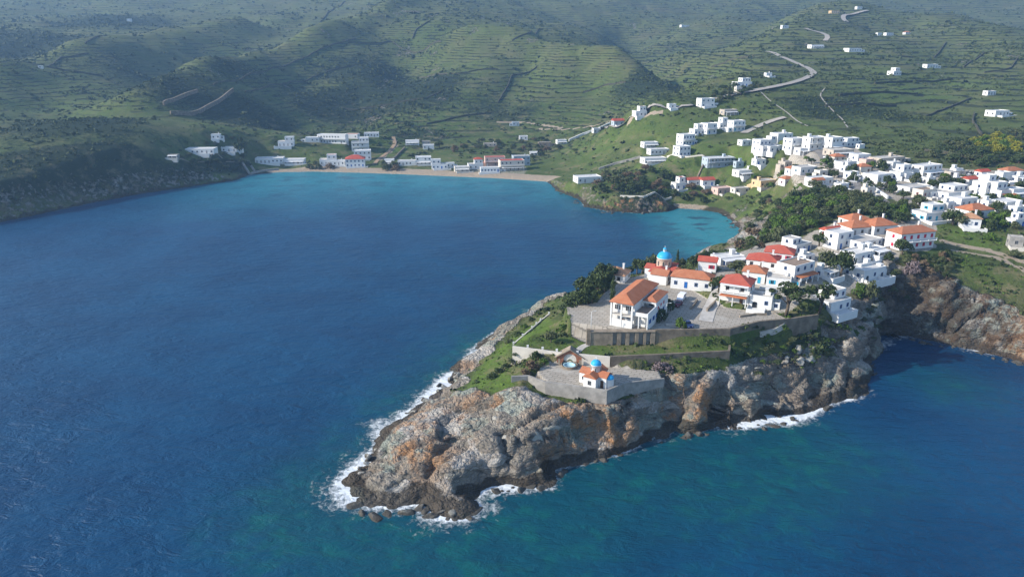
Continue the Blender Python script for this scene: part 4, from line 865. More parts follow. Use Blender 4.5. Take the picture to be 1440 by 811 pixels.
NHOUSE = [0]; FOOT = []
def house(label, x0, y0, x1, y1, yaw=20, ratio=.75, fl=1, roof='flat', wc='white', rc=None, fr='f_blue', ext='', cat='house', group=None, name=None, kind='window', pxy=None):
    """a village house measured by its outline in the photograph, set on the ground at its foot"""
    i_ = NHOUSE[0]; NHOUSE[0] += 1; rng = random.Random(i_ * 13 + 5)
    cx_, cy_, zb, w, d, h, rise, th, dep = PLAN[i_]; C_ = Vector((cx_, cy_, 0)); base = -1.6 if dep < 420 else -2.2
    near = (2 if dep < 300 and fr in ('f_teal', 'f_red') else 1) if dep < 420 else 0
    t = empty(name or {'house': 'house', 'hotel': 'hotel'}.get(cat, cat.replace(' ', '_')), label, cat, (C_.x, C_.y, zb), th, group)
    FOOT.append((C_.x, C_.y, max(w, d) * .62))
    if roof == 'flat' and dep < 800 and w > 5 and not set('gGups') & set(ext) and rng.random() < .55: ext += rng.choice(['g', 'G', 'c', 'g', 'p'])
    rc = rc or ('whiteroof' if wc == 'white' else 'conc') if roof == 'flat' else (rc or 'orange')
    X, Y = w / 2, d / 2; fh = h / fl
    hm = h
    if 'u' in ext and fl > 1:                      # set-back upper storey beside a roof terrace
        hm = fh * (fl - 1) + .5; sgn = -1 if 'L' in ext else 1
        ux0, ux1 = (-X, X * .15) if sgn < 0 else (-X * .15, X)
        volume(t, -X, X, -Y, Y, 0, hm, 'flat', wc, 'conc', base=base)
        volume(t, ux0 + .05, ux1 - .05, -Y * .45, Y - .05, hm - .4, h, roof, wc, rc, rise=None if roof == 'flat' else rise * .7, base=0)
        nn = max(1, int((ux1 - ux0) / 2.6)); row(t, nn, ux0, ux1, -Y * .45 - .004, h - fh * .5, 0, kind, fr, 1.0, 1.25, near, rng, 0)
        row(t, max(1, int(d / 4)), -Y * .4, Y, ux0 + .046, h - fh * .5, R(-90), kind, fr, 1.0, 1.2, near, rng, .2, 'y')
        row(t, max(1, int(d / 4)), -Y * .4, Y, ux1 - .046, h - fh * .5, R(90), kind, fr, 1.0, 1.2, near, rng, .2, 'y')
        floors = fl - 1
    else:
        volume(t, -X, X, -Y, Y, 0, h, roof, wc, rc, rise=rise or None, base=base); floors = fl
    for k in range(floors):
        zc = fh * k + fh * .5; kd = kind
        nf = max(1, int(w / (3.0 if 'm' not in ext else 2.4)))
        doorp = .35 if k == 0 else 0
        if 'a' in ext and k == 0:
            for i in range(nf):
                if i % 2 == 0: opening(t, 'arch', 'white', -X + w * (i + .5) / nf, -Y - .004, 1.25, 0, 1.5, 2.1, near)
                else: opening(t, kd, fr, -X + w * (i + .5) / nf, -Y - .004, zc, 0, 1.0, 1.25, near)
        else: row(t, nf, -X, X, -Y - .004, zc, 0, kd, fr, 1.05, 1.3, near, rng, .08, 'x', doorp)
        ns = max(1, int(d / 3.6))
        row(t, ns, -Y, Y, -X - .004, zc, R(-90), kd, fr, 1.0, 1.25, near, rng, .15, 'y')
        if dep < 420: row(t, ns, -Y, Y, X + .004, zc, R(90), kd, fr, 1.0, 1.25, near, rng, .15, 'y')
    if 'b' in ext:
        for k in range(1, fl) if fl > 1 else [1]:
            zz = fh * k if fl > 1 else .3
            m = MB(); m.box(-X + .3, X - .3, -Y - 1.5, -Y, zz - .12, zz + .06); m.build('balcony', wc, t)
            r = MB(); r.box(-X + .3, X - .3, -Y - 1.5, -Y - 1.42, zz + .5, zz + .95)
            nb = max(2, int(w / 3.5)) + 1
            for i in range(nb):
                xx = -X + .4 + (w - .8) * i / (nb - 1); r.box(xx - .1, xx + .1, -Y - 1.41, -Y - 1.2, zz + .062, zz + fh - .3 if k < fl - 1 or 'B' in ext else zz + .95)
            r.build('railing', 'white' if wc != 'beige' else wc, t)
            if 'B' in ext and k == fl - 1: MB().box(-X + .2, X - .2, -Y - 1.7, -Y, zz + fh - .3, zz + fh - .1).build('balcony_roof', 'white', t)
    if 'p' in ext:                                 # awning or pergola along the front
        zz = min(2.6, fh * .85); m = MB(); m.add([(-X * .9, -Y - 2.4, zz - .3), (X * .9, -Y - 2.4, zz - .3), (X * .9, -Y - .01, zz), (-X * .9, -Y - .01, zz), (-X * .9, -Y - 2.4, zz - .2), (X * .9, -Y - 2.4, zz - .2), (X * .9, -Y - .01, zz + .1), (-X * .9, -Y - .01, zz + .1)], [(0, 3, 2, 1), (4, 5, 6, 7), (0, 1, 5, 4), (1, 2, 6, 5), (3, 0, 4, 7)])
        m.build('porch_roof', 'awning' if 'o' in ext else 'white', t)
        nb = max(2, int(w / 3.2)) + 1
        for i in range(nb):
            xx = -X * .88 + X * 1.76 * i / (nb - 1); MB().box(xx - .12, xx + .12, -Y - 2.3, -Y - 2.06, base * .5, zz - .26).build('post', wc if wc in ('white', 'offwhite') else 'white', t)
    if dep < 640 and rng.random() < .6 and 'b' not in ext:      # walled terrace in front
        tw = w * rng.uniform(.8, 1.25); td = rng.uniform(2.8, 4.5); ox = rng.uniform(-.2, .2) * w; m = MB(); zt = .22; y0_ = -Y - td
        m.box(ox - tw / 2, ox + tw / 2, y0_, -Y - .02, base, zt); m.box(ox - tw / 2, ox + tw / 2, y0_, y0_ + .25, zt, zt + .8); m.box(ox - tw / 2, ox - tw / 2 + .25, y0_ + .25, -Y - .02, zt, zt + .8); m.box(ox + tw / 2 - .25, ox + tw / 2, y0_ + .25, -Y - rng.uniform(.02, 1.5), zt, zt + .8)
        m.build('terrace', 'white' if wc in ('white', 'bluegrey') else 'offwhite', t)
    if roof == 'flat' and dep < 480 and w > 4.5 and 'u' not in ext and rng.random() < .5:
        xx, yy = rng.choice([-1, 1]) * X * .5, Y * .35; m = MB(); m.box(xx - .8, xx + .8, yy - .8, yy + .8, h - .4, h + 1.5); m.box(xx - .95, xx + .95, yy - .95, yy + .95, h + 1.5, h + 1.62); m.build('roof_stair_head', wc, t)
    if roof != 'flat' and dep < 330 and 'c' not in ext: ext += 'c'
    if 'c' in ext:
        xx, yy = X * .55, Y * .3; m = MB(); m.box(xx - .3, xx + .3, yy - .3, yy + .3, hm - .4, h + rise + .9); m.box(xx - .4, xx + .4, yy - .4, yy + .4, h + rise + .9, h + rise + 1.05); m.build('chimney', wc if wc != 'beige' else 'white', t)
    if 'k' in ext:
        xx, yy = -X * .4, Y * .4; m = MB(); m.lathe([(0, h + .25), (.45, h + .25), (.45, h + 1.3), (0, h + 1.3)], 10, (xx, yy)); m.box(xx - .4, xx + .4, yy - .35, yy + .35, h - .4, h + .25); m.build('water_tank', 'lamp', t)
    if 's' in ext:                                 # outside stair up the left flank
        n = 10; m = MB(); top = fh if fl > 1 else 1.6
        for i in range(n): m.box(-X - 1.2, -X - .003, -Y + d * i / n * .8, -Y + d * (i + 1) / n * .8, base, top * (i + 1) / n)
        m.build('outside_stair', 'white', t)
    if 'g' in ext:                                 # lower wing on the right
        ww = w * .35; volume(t, X + .003, X + ww, -Y * .7, Y * .6, 0, min(h * .6, 3.0), 'flat', wc, rc if roof == 'flat' else 'whiteroof', base=base)
        opening(t, 'window', fr, X + ww * .5, -Y * .7 - .004, 1.5, 0, 1.0, 1.2, near)
    if 'G' in ext:                                 # lower wing on the left
        ww = w * .35; volume(t, -X - ww, -X - .003, -Y * .75, Y * .55, 0, min(h * .6, 3.0), 'flat', wc, rc if roof == 'flat' else 'whiteroof', base=base)
        opening(t, 'window', fr, -X - ww * .5, -Y * .75 - .004, 1.5, 0, 1.0, 1.2, near)
    return t
for a_, k_ in HT: house(*a_, **k_)

# ------------------------------------------------------------------ the big church hall with its orange roof
def hall():
    th = R(-29); P = onz(872, 462, 19); c, s = math.cos(th), math.sin(th); w, d = 6.6, 22.0; h = 7.4
    o = empty('parish_hall', 'tall white hall with long orange roof, columned front and walled terrace', 'hall', (P[0] - s * d / 2 + .3, P[1] + c * d / 2 + 1.2, 19.0), th)
    X, Y = w / 2, d / 2; FOOT.append((o.location.x, o.location.y, 9))
    MB().box(-X, X, -Y + 1.8, Y, -.5, h - .17).build('wall', 'white', o)
    m = MB(); hip_roof(m, -X, X, -Y, Y, h, 1.9, .4, False, 'y'); m.build('roof', 'orange', o)
    for x in (-X + .15, -X * .02, X - .15): MB().box(x - .22, x + .22, -Y, -Y + .44, -.5, h - .17).build('column', 'white', o)
    MB().box(-X + .38, X - .38, -Y + .1, -Y + 1.795, 3.35, 3.6).build('balcony', 'offwhite', o)
    MB().box(-X + .4, -.3, -Y + .08, -Y + .18, -.4, 2.3).build('porch_wall', 'white', o); MB().box(.2, X - .4, -Y + .08, -Y + .18, -.4, 2.3).build('porch_wall', 'white', o)
    MB().box(-X + .37, X - .37, -Y + .02, -Y + .08, 4.3, 4.4).build('railing', 'f_grey', o)
    for x in (-2.2, -.9, 1.1, 2.3):
        opening(o, 'window', 'white', x, -Y + 1.796, 5.3, 0, 1.0, 1.5, 1)
    opening(o, 'window', 'f_blue', 1.6, -Y + 1.796, 2.9, 0, 1.1, 1.1, 1); opening(o, 'door', 'f_brown', -.05, -Y + 1.796, 1.0, 0, .9, 2.1, 1)
    for i in range(5): opening(o, 'window', 'f_brown', -X - .004, -Y + 4.5 + i * 3.6, 4.6, R(-90), 1.0, 1.4, 1)
    # terrace wing on the right flank: open corner below, brown terrace above, loggia block behind
    x0, x1, y0 = X + .004, X + 4.4, -Y + .6; y1 = -Y + 8.2; zt = 4.3
    m = MB(); m.box(x1 - .25, x1, y0, Y - 3, -.5, zt + .9); m.box(x0, x1 - .25, y0 + 2.6, y0 + 2.8, -.5, zt); m.box(x0, x1 - .252, y0, y0 + .25, zt - .35, zt + .75); m.box(x0, x1 - .25, y0 + .252, y1, zt - .2, zt - .02); m.build('terrace_wall', 'white', o)
    MB().box(x0 + .05, x1 - .255, y0 + .26, y1 - .05, zt - .015, zt + .06).build('terrace_floor', 'brownroof', o)
    MB().box(x0 + 1.6, x0 + 1.85, y0 + .02, y0 + .25, -.5, zt - .36).build('column', 'white', o)
    yb0, yb1 = y1 + .05, Y - 3
    m = MB(); m.box(x0, x1 - .252, yb0 + 2.0, yb1, -.5, 6.3); m.box(x0, x0 + .5, yb0, yb0 + 1.99, -.5, 6.3); m.box(x1 - .7, x1 - .255, yb0, yb0 + 1.99, -.5, 6.3); m.box(x0 + .5, x1 - .7, yb0, yb0 + .3, 5.5, 6.3); m.build('loggia', 'white', o)
    m = MB(); hip_roof(m, x0 + .4, x1 - .3, yb0, yb1, 6.35, .9, .25, False, 'y'); m.build('roof', 'orange', o)
    opening(o, 'arch', 'white', (x0 + x1) / 2 - .2, yb0 + 1.996, zt + 1.0, 0, 1.3, 2.1, 1)
    for i in range(5):
        opening(o, 'window', 'f_blue', x1 + .004, y0 + 2.2 + i * 3.0, 2.3, R(90), .9, 1.3, 2)
    for i in range(3): opening(o, 'closed', 'f_red', x1 + .004, yb0 + 1.4 + i * 2.6, 4.4 if i else 4.2, R(90), .9, .9, 2)
hall()

def dome(m, r, z0, k=1.0, n=20, mi=0, c=(0, 0)):
    m.lathe([(r * math.cos(a), z0 + k * r * math.sin(a)) for a in [R(i * 11.25) for i in range(9)]], n, c, mi)
def cross(par, z, k=1.0):
    m = MB(); m.box(-.05 * k, .05 * k, -.05 * k, .05 * k, z, z + 1.1 * k); m.box(-.35 * k, .35 * k, -.045 * k, .045 * k, z + .66 * k, z + .76 * k); m.build('cross', 'f_white', par)
def church():
    P = at(934, 393); o = empty('domed_church', 'church with tall cream drum, blue dome with lantern and red roofs', 'church', (P.x, P.y + 2, P.z), R(-29))
    o.scale = (.9, .9, .9); FOOT.append((P.x, P.y + 2, 8))
    for nm, (x0, x1, y0, y1) in {'a': (-3.4, 3.4, -7.5, 7.5), 'b': (-6.5, 6.5, -3.0, 3.0)}.items():
        m = MB(); z = 4.3 if nm == 'a' else 4.05
        if nm == 'a': m.box(x0, x1, y0, y1, -2, z - .17); m.build('wall', 'white', o); r = MB(); hip_roof(r, x0, x1, y0, y1, z, 1.3, .3, False, 'y'); r.build('roof', 'red', o)
        else:
            for a, b in ((x0, -3.41), (3.41, x1)):
                m = MB(); m.box(a, b, y0, y1, -2, z - .17); m.build('wall', 'white', o); r = MB(); hip_roof(r, a - (0 if a > 0 else .0), b, y0, y1, z, 1.1, .28, True, 'x'); r.build('roof', 'red', o)
    m = MB(); m.lathe([(2.75, 4.0), (2.75, 7.9), (2.95, 7.95), (2.95, 8.2), (2.6, 8.22)], 24); m.build('drum', 'drum', o)
    m = MB(); dome(m, 2.85, 8.15, .85); dm = m.build('dome', 'azure', o)
    m = MB(); m.lathe([(.62, 10.4), (.62, 11.3), (.75, 11.32), (.75, 11.45)], 12); m.build('lantern', 'white', o)
    m = MB(); dome(m, .72, 11.44, .8, 12); m.build('lantern_cap', 'azure', o); cross(o, 11.95, .7)
    for i in range(8):
        a = R(45 * i + 12); opening(o, 'arch', 'drum', 2.77 * math.sin(a), -2.77 * math.cos(a), 6.3, a, .6, 1.9, 1)
    opening(o, 'window', 'f_blue', 0, -7.504, 2.2, 0, 1.0, 1.4, 1); opening(o, 'door', 'f_brown', 6.504, 0, 1.1, R(90), 1.1, 2.1, 1)
church()

def chapel():
    P = onz(838, 541, 12.6); o = empty('small_chapel', 'small white chapel with blue dome and orange cross-shaped roof on the terrace corner', 'chapel', (P[0], P[1] + 1.3, 12.52), R(-32))
    FOOT.append((P[0], P[1] + 1.2, 5))
    a, b, L = 1.75, 1.75, 3.6; h = 3.0
    m = MB(); m.box(-a, a, -L, L, -1, h - .1); m.build('wall', 'white', o)
    for s in (-1, 1):
        m = MB(); m.box(min(s * a * 1.001, s * (L + .2)), max(s * a * 1.001, s * (L + .2)), -b, b, -1, h - .1); m.build('wall', 'white', o)
    rise = .95
    for s in (-1, 1):
        g = MB(); y = s * L; q = -s * .25; g.add([(-a, y, h - .1), (a, y, h - .1), (0, y, h + rise), (-a, y + q, h - .1), (a, y + q, h - .1), (0, y + q, h + rise)], [(0, 1, 2), (3, 5, 4), (0, 2, 5, 3), (1, 4, 5, 2)]); g.build('gable', 'white', o)
        g = MB(); x = s * (L + .2); q = -s * .25; g.add([(x, -b, h - .1), (x, b, h - .1), (x, 0, h + rise - .08), (x + q, -b, h - .1), (x + q, b, h - .1), (x + q, 0, h + rise - .08)], [(0, 1, 2), (3, 5, 4), (0, 2, 5, 3), (1, 4, 5, 2)]); g.build('gable', 'white', o)
    r = MB(); hip_roof(r, -a, a, -L, L, h, rise + .15, .14, True, 'y'); r.build('roof', 'orange', o)
    r = MB(); hip_roof(r, -L - .2, L + .2, -b, b, h - .02, rise + .08, .14, True, 'x'); r.build('roof', 'orange', o)
    m = MB(); m.lathe([(1.3, h), (1.3, h + 2.2), (1.42, h + 2.22), (1.42, h + 2.38), (1.2, h + 2.4)], 20); m.build('drum', 'white', o)
    m = MB(); dome(m, 1.38, h + 2.36, .9); m.build('dome', 'azure', o); cross(o, h + 3.6, .8)
    m = MB(); m.lathe([(1.25, -1), (1.25, h - .6)], 14, (L + .2, 0), 0, -math.pi / 2, math.pi / 2); ap = m.build('apse', 'white', o)
    m = MB(); dome(m, 1.3, h - .62, .75, 16, 0, (L + .2, 0)); m.build('apse_roof', 'azure', o)
    opening(o, 'window', 'f_grey', 0, -L - .004, 1.5, 0, .95, 1.2, 1); opening(o, 'window', 'f_grey', -L - .204, 0, 1.4, R(-90), .7, 1.0, 1)
    opening(o, 'door', 'f_brown', a + .004 + .9, -b - .004, 1.0, 0, .8, 2.0, 1)
    opening(o, 'window', 'f_grey', -a - 1.0, -b - .004, 1.5, 0, .6, .9, 1)
    for i in range(6):
        q = R(60 * i + 20); opening(o, 'arch', 'white', 1.315 * math.sin(q), -1.315 * math.cos(q), h + 1.4, q, .32, 1.0, 1)
chapel()

def shelter():
    P = onz(802, 514, 12.6); o = empty('stone_shelter', 'brown stone shelter with arch and chevron roof behind a round basin', 'shelter', (P[0], P[1] + 1.6, 12.5), R(-8))
    n = 14; w, h, pk, ar = 3.6, 2.0, 4.2, 1.75
    out = [(-w, 0), (-w, h)] + [(0, pk)] + [(w, h), (w, 0)]
    # front and back wall with an arched opening (strip between outline and arch)
    arch = [(-ar, 0)] + [(-ar * math.cos(math.pi * i / n), 1.4 + ar * .9 * math.sin(math.pi * i / n)) for i in range(n + 1)] + [(ar, 0)]
    def on_out(i):
        t = i / (len(arch) - 1); seg = [0, .12, .5, .88, 1]
        for k in range(4):
            if t <= seg[k + 1]: u = (t - seg[k]) / (seg[k + 1] - seg[k]); return tuple(out[k][j] + (out[k + 1][j] - out[k][j]) * u for j in (0, 1))
    oo = [on_out(i) for i in range(len(arch))]; L = len(arch)
    m = MB()
    for y0, y1 in ((-.3, .3),):
        v = [(x, y0, z) for x, z in arch] + [(x, y0, z) for x, z in oo] + [(x, y1, z) for x, z in arch] + [(x, y1, z) for x, z in oo]; f = []
        for i in range(L - 1): f += [(i, i + 1, L + i + 1, L + i), (2 * L + i + 1, 2 * L + i, 3 * L + i, 3 * L + i + 1), (i + 1, i, 2 * L + i, 2 * L + i + 1), (L + i, L + i + 1, 3 * L + i + 1, 3 * L + i)]
        m.add(v, f)
    m.build('arch_wall', simple('red_brick', (.30, .13, .075), .9, .15), o)
    m = MB(); m.lathe([(2.6, -.6), (2.6, 1.9), (2.3, 1.9), (2.3, -.6)], 16, (0, .35), 0, 0, math.pi); m.build('niche_wall', 'stone', o)
    r = MB()
    for s in (-1, 1): r.add([(0, -.7, pk + .05), (0, 2.4, pk + .05), (s * (w + .6), 2.4, h - .35), (s * (w + .6), -.7, h - .35), (0, -.7, pk + .27), (0, 2.4, pk + .27), (s * (w + .6), 2.4, h - .13), (s * (w + .6), -.7, h - .13)], [(0, 1, 2, 3), (4, 7, 6, 5), (0, 3, 7, 4), (1, 5, 6, 2), (2, 6, 7, 3)])
    r.build('roof', 'stone', o)
    b = MB(); b.lathe([(2.35, -.5), (2.35, .75), (2.05, .75), (2.05, -.4)], 20, (0, -2.0)); b.build('basin', 'brownwall', o)
    b = MB(); b.lathe([(0, .3), (1.9, .3), (1.9, .55), (1.3, .55), (1.3, .36), (0, .36)], 20, (0, -2.0)); b.build('basin_lining', simple('pale_blue_paint', (.35, .55, .62), .6, .1), o)
    for s in (-1, 1): MB().box(s * 2.9 - .3, s * 2.9 + .3, -1.3, -.75, -.3, 1.6).build('pier', 'stone', o)
shelter()
# ------------------------------------------------------------------ roads, paths
def resample(P, step):
    P = [Vector(p[:2]) for p in P]; out = [P[0]]
    for a, b in zip(P, P[1:]):
        k = max(1, int((b - a).length / step)); out += [a + (b - a) * (i / k) for i in range(1, k + 1)]
    return out
def smooth_line(P, it=3):
    for _ in range(it):
        P = [P[0]] + [P[i] * .5 + (P[i - 1] + P[i + 1]) * .25 for i in range(1, len(P) - 1)] + [P[-1]]
    return P
def ribbon(name, px, w, mat, lift=.12, step=3.0, world=None):
    P = smooth_line(resample(world or [at(*q) for q in px], step)); V = []; nx_ = 5
    for i, p in enumerate(P):
        d = (P[min(i + 1, len(P) - 1)] - P[max(i - 1, 0)]).normalized(); nn = Vector((-d.y, d.x))
        hc = [hat(p.x + nn.x * w * (j / (nx_ - 1) - .5), p.y + nn.y * w * (j / (nx_ - 1) - .5)) for j in range(nx_)]; top = max(hc)
        for j in range(nx_):
            q = p + nn * w * (j / (nx_ - 1) - .5); V.append((q.x, q.y, max(hc[j], top * .6 + hc[j] * .4) + lift))
    m = MB(); m.add(V, [(i * nx_ + j, (i + 1) * nx_ + j, (i + 1) * nx_ + j + 1, i * nx_ + j + 1) for i in range(len(P) - 1) for j in range(nx_ - 1)], 0, True)
    o = m.build(name, mat); o['kind'] = 'structure'; return o
ribbon('village_street', [(1140,212),(1157,216),(1168,233),(1188,249),(1208,265),(1227,276),(1243,287)], 6.5, 'asphalt', .3)
ribbon('hill_road', [(1004,140),(1011,138.5),(1040,132),(1071,127),(1100,121),(1119,116.5),(1135,110),(1145,103),(1138,97),(1124,91),(1109,84.5),(1092,77),(1078,73)], 6, 'track', .5, 6)
ribbon('hill_road', [(1046,188),(1052,184),(1068,177),(1086,170),(1104,166)], 6, 'track', .4, 4)
ribbon('hill_road', [(1220,16),(1205,18.5),(1193,21.5),(1183,24),(1186,28),(1191,32)], 6.5, 'track', .6, 8)
ribbon('hill_road', [(1132,40.5),(1142,44),(1158,47),(1171,50),(1168,54),(1160,58)], 6, 'track', .6, 8)
ribbon('hill_path', [(1067,127),(1090,148),(1110,160),(1136,178)], 1.1, 'track', .3, 5)
ribbon('hill_path', [(1161,123),(1152,135),(1170,155),(1185,168),(1192,180)], 1.0, 'track', .3, 5)
ribbon('ridge_track', [(838,186),(860,178),(885,168),(905,160),(935,153),(975,150),(1000,142)], 4, 'track', .4, 4)
ribbon('beach_track', [(553,193),(556,203),(546,214),(533,223),(527,231)], 3.2, 'dirt', .3, 4)
ribbon('stone_steps', [(1128,276),(1124,290),(1120,306)], 3.2, 'track', .25, 2)
ribbon('garden_path', None, 2.0, 'conc', .08, 1.0, [onz(829,466.5,19)[:2], onz(820,478,17)[:2], onz(811,495,15.2)[:2]])
ribbon('yard_ramp', None, 4.0, 'conc', .1, 1.5, [onz(992,452,19)[:2], onz(998,434,19)[:2], onz(1008,418,19)[:2], onz(1016,404,20)[:2]])

# ------------------------------------------------------------------ walls
def wall(label, pts, th, top, base=None, mat='greystone', name='stone_wall', h=None, cat='wall', group=None, step=2.0, cap=None):
    """a wall along pts; top = absolute z or None (then h above ground); base = absolute z or below ground"""
    P = smooth_line(resample(pts, step), 1) if h else [Vector(p[:2]) for p in pts]
    V = []; k = len(P)
    for i, p in enumerate(P):
        d0 = (p - P[i - 1]).normalized() if i else None; d1 = (P[i + 1] - p).normalized() if i < k - 1 else None
        a = Vector((-(d0 or d1).y, (d0 or d1).x)); b = Vector((-(d1 or d0).y, (d1 or d0).x)); nn = (a + b).normalized(); sc = th / 2 / max(.5, nn.dot(a))
        g = hat(p.x, p.y)
        tz = (top[i] if isinstance(top, list) else top) if top is not None else g + h * (1 + (.15 * math.sin(i * 1.7) + .1 * math.sin(i * 4.1)) * (group is not None))
        bz = (base[i] if isinstance(base, list) else base) if base is not None else g - 1.0
        for s, zz in ((-1, bz), (1, bz), (1, tz), (-1, tz)): V.append((p.x + nn.x * sc * s, p.y + nn.y * sc * s, zz))
    f = []
    for i in range(k - 1):
        for j in range(4): f.append((i * 4 + j, i * 4 + (j + 1) % 4, (i + 1) * 4 + (j + 1) % 4, (i + 1) * 4 + j))
    f += [(3, 2, 1, 0), tuple((k - 1) * 4 + j for j in range(4))]
    m = MB(); m.add(V, f); o = m.build(name, mat); tag(o, label, cat, group); return o
Z = lambda z, L: [tuple(onz(a, b, z)[:2]) for a, b in L]
W1 = wall('long brown stone retaining wall below the paved church yard', Z(19, [(922,466.5),(975,466),(1026,465),(1067,454.5),(1112,450.5),(1150,445)]), .7, 19.75, 13.8, 'brownwall', 'retaining_wall')
def niche_wall():
    A, B = Vector(onz(831, 467.5, 19)), Vector(onz(921.5, 467, 19)); d = (B - A).normalized(); L = (B - A).length
    o = empty('niche_wall', 'buttressed retaining wall with five dark niches below the parish hall', 'wall', A, math.atan2(d.y, d.x))
    MB().box(0, L, .55, 1.5, -4.2, .15).build('back_wall', 'greystone', o); MB().box(-.2, L, -.45, 1.55, .16, .42).build('top_slab', 'stone', o)
    for u0, u1 in ((0, .34 * L), (.41 * L, .47 * L), (.545 * L, .6 * L), (.69 * L, .745 * L), (.82 * L, .86 * L), (.93 * L, L)):
        MB().box(u0, u1, -.3, .545, -4.2, .155).build('buttress', 'stone', o)
    MB().box(-1.2, -.22, -.5, .6, -3.5, 1.0).build('gate_post', 'brownwall', o)
niche_wall()
W2 = wall('whitewashed low wall with little posts below the left lawn', Z(15.2, [(721,488),(790,497),(858,502.8)]), .5, 15.55, 11.4, 'offwhite', 'garden_wall')
for x, y in ((742,489.6),(763,492.3),(783,495),(812,498)):
    p = onz(x, y, 15.2); MB().box(p[0] - .28, p[0] + .28, p[1] - .28, p[1] + .28, 15.56, 16.15).build('post', 'white', W2)
wall('brown stone wall below the right lawn', Z(15.2, [(859,502.8),(936,499.5),(1025,494.8),(1026,487)]), .6, 15.7, 11.2, 'brownwall', 'retaining_wall')
wall('tall grey concrete wall under the small chapel terrace', Z(12.6, [(767,538),(853,551.5),(878,540),(934,532.5)]), .5, [13.0, 13.25, 13.1, 12.8], [9.5, 8.6, 9.0, 10.5], 'greystone', 'terrace_wall')
wall('grey concrete block wall left of the chapel terrace', Z(12, [(719,531),(743,530),(768,540)]), .6, [12.5, 12.5, 12.7], 9.0, 'greystone', 'terrace_wall')
def fence():
    P = [at(*q) for q in [(722,485),(735,474),(748,463),(760,452),(772,443)]]
    o = wall('low white wall with posts running up the green western slope', P, .35, None, None, 'offwhite', 'garden_wall', h=.5)
    for i, p in enumerate(resample(P, 3.2)):
        z = hat(p.x, p.y); MB().box(p.x - .25, p.x + .25, p.y - .25, p.y + .25, z - .2, z + 1.1).build('post', 'white', o)
fence()
wall('low stone wall on the right side of the yard ramp', Z(19, [(994,438),(1004,428),(1015,417)]), .5, 20.0, 18.5, 'stone', 'low_wall')
wall('low stone wall on the left side of the yard ramp', Z(19, [(971,435),(976,429),(980,423)]), .5, 19.7, 18.5, 'stone', 'low_wall')
wall('low pale wall in front of the parish hall bushes', Z(19, [(936,458),(955,459)]), .4, 19.7, 18.6, 'conc', 'low_wall')
wall('low stepped wall edging the garden beds below the arched window house', Z(19, [(1040,446),(1062,443),(1078,443)]), .5, 19.6, 18.6, 'stone', 'low_wall')
wall('pale sloping parapet along the footpath beyond the retaining wall', [at(1068,470), at(1100,462), at(1135,453)], .6, None, None, 'conc', 'parapet', h=.9)
wall('white garden wall along the right side of the village street', [at(*q) for q in [(1174,229),(1198,246),(1223,263),(1248,280)]], .6, None, None, 'white', 'garden_wall', h=1.5)
wall('white broken wall along the left side of the village street', [at(*q) for q in [(1176,257),(1192,268),(1206,277),(1222,286)]], .6, None, None, 'white', 'garden_wall', h=1.4)
wall('white wall climbing the ridge from the foot to the end house', [at(*q) for q in [(800,199),(820,190),(840,183),(858,175)]], 1.2, None, None, 'white', 'ridge_wall', h=2.0)
wall('pale garden wall between the ridge villas and the blue-grey hotel', [at(*q) for q in [(938,221),(965,222),(992,222)]], .5, None, None, 'offwhite', 'garden_wall', h=.9)
wall('white garden wall along the grassy terrace of the rocky cove headland', [at(*q) for q in [(872,277),(905,279),(944,279)]], .6, None, None, 'offwhite', 'garden_wall', h=1.1)
wall('green-grey field wall running up behind the headland villa', [at(*q) for q in [(842,239),(866,231),(900,222)]], 1.2, None, None, 'greystone', 'field_wall', h=1.6)
wall('dark field wall beside the blue-grey hotel', [at(*q) for q in [(981,250),(987,238),(993,226)]], .9, None, None, 'brownwall', 'field_wall', h=1.6)
wall('ochre garden wall along the ochre yellow house', [at(*q) for q in [(1050,264),(1062,260),(1072,257)]], .6, None, None, 'cream', 'garden_wall', h=1.8)
wall('pale parapet wall along the edge of the left shore terrace', [at(*q) for q in [(250,226),(290,228),(330,228)]], .5, None, None, 'stone', 'parapet', h=.8)
wall('grey sea wall at the left end of the beach', [at(*q) for q in [(352,246),(372,241),(392,239)]], 1.0, None, None, 'greystone', 'sea_wall', h=1.5)
wall('dark hedge-topped wall beside the beach track', [at(*q) for q in [(553,225),(561,217),(569,209)]], .9, None, None, 'brownwall', 'field_wall', h=1.6)
wall('lower concrete wall of the hillside building site', [at(*q) for q in [(240,162),(268,163),(292,153),(310,143),(328,129)]], 1.5, None, None, 'brownwall', 'site_wall', h=3.5)
wall('upper concrete wall of the hillside building site', [at(*q) for q in [(230,148),(248,141),(262,135),(278,130)]], 1.5, None, None, 'brownwall', 'site_wall', h=3)
GW = 'dry stone walls on the hillsides'
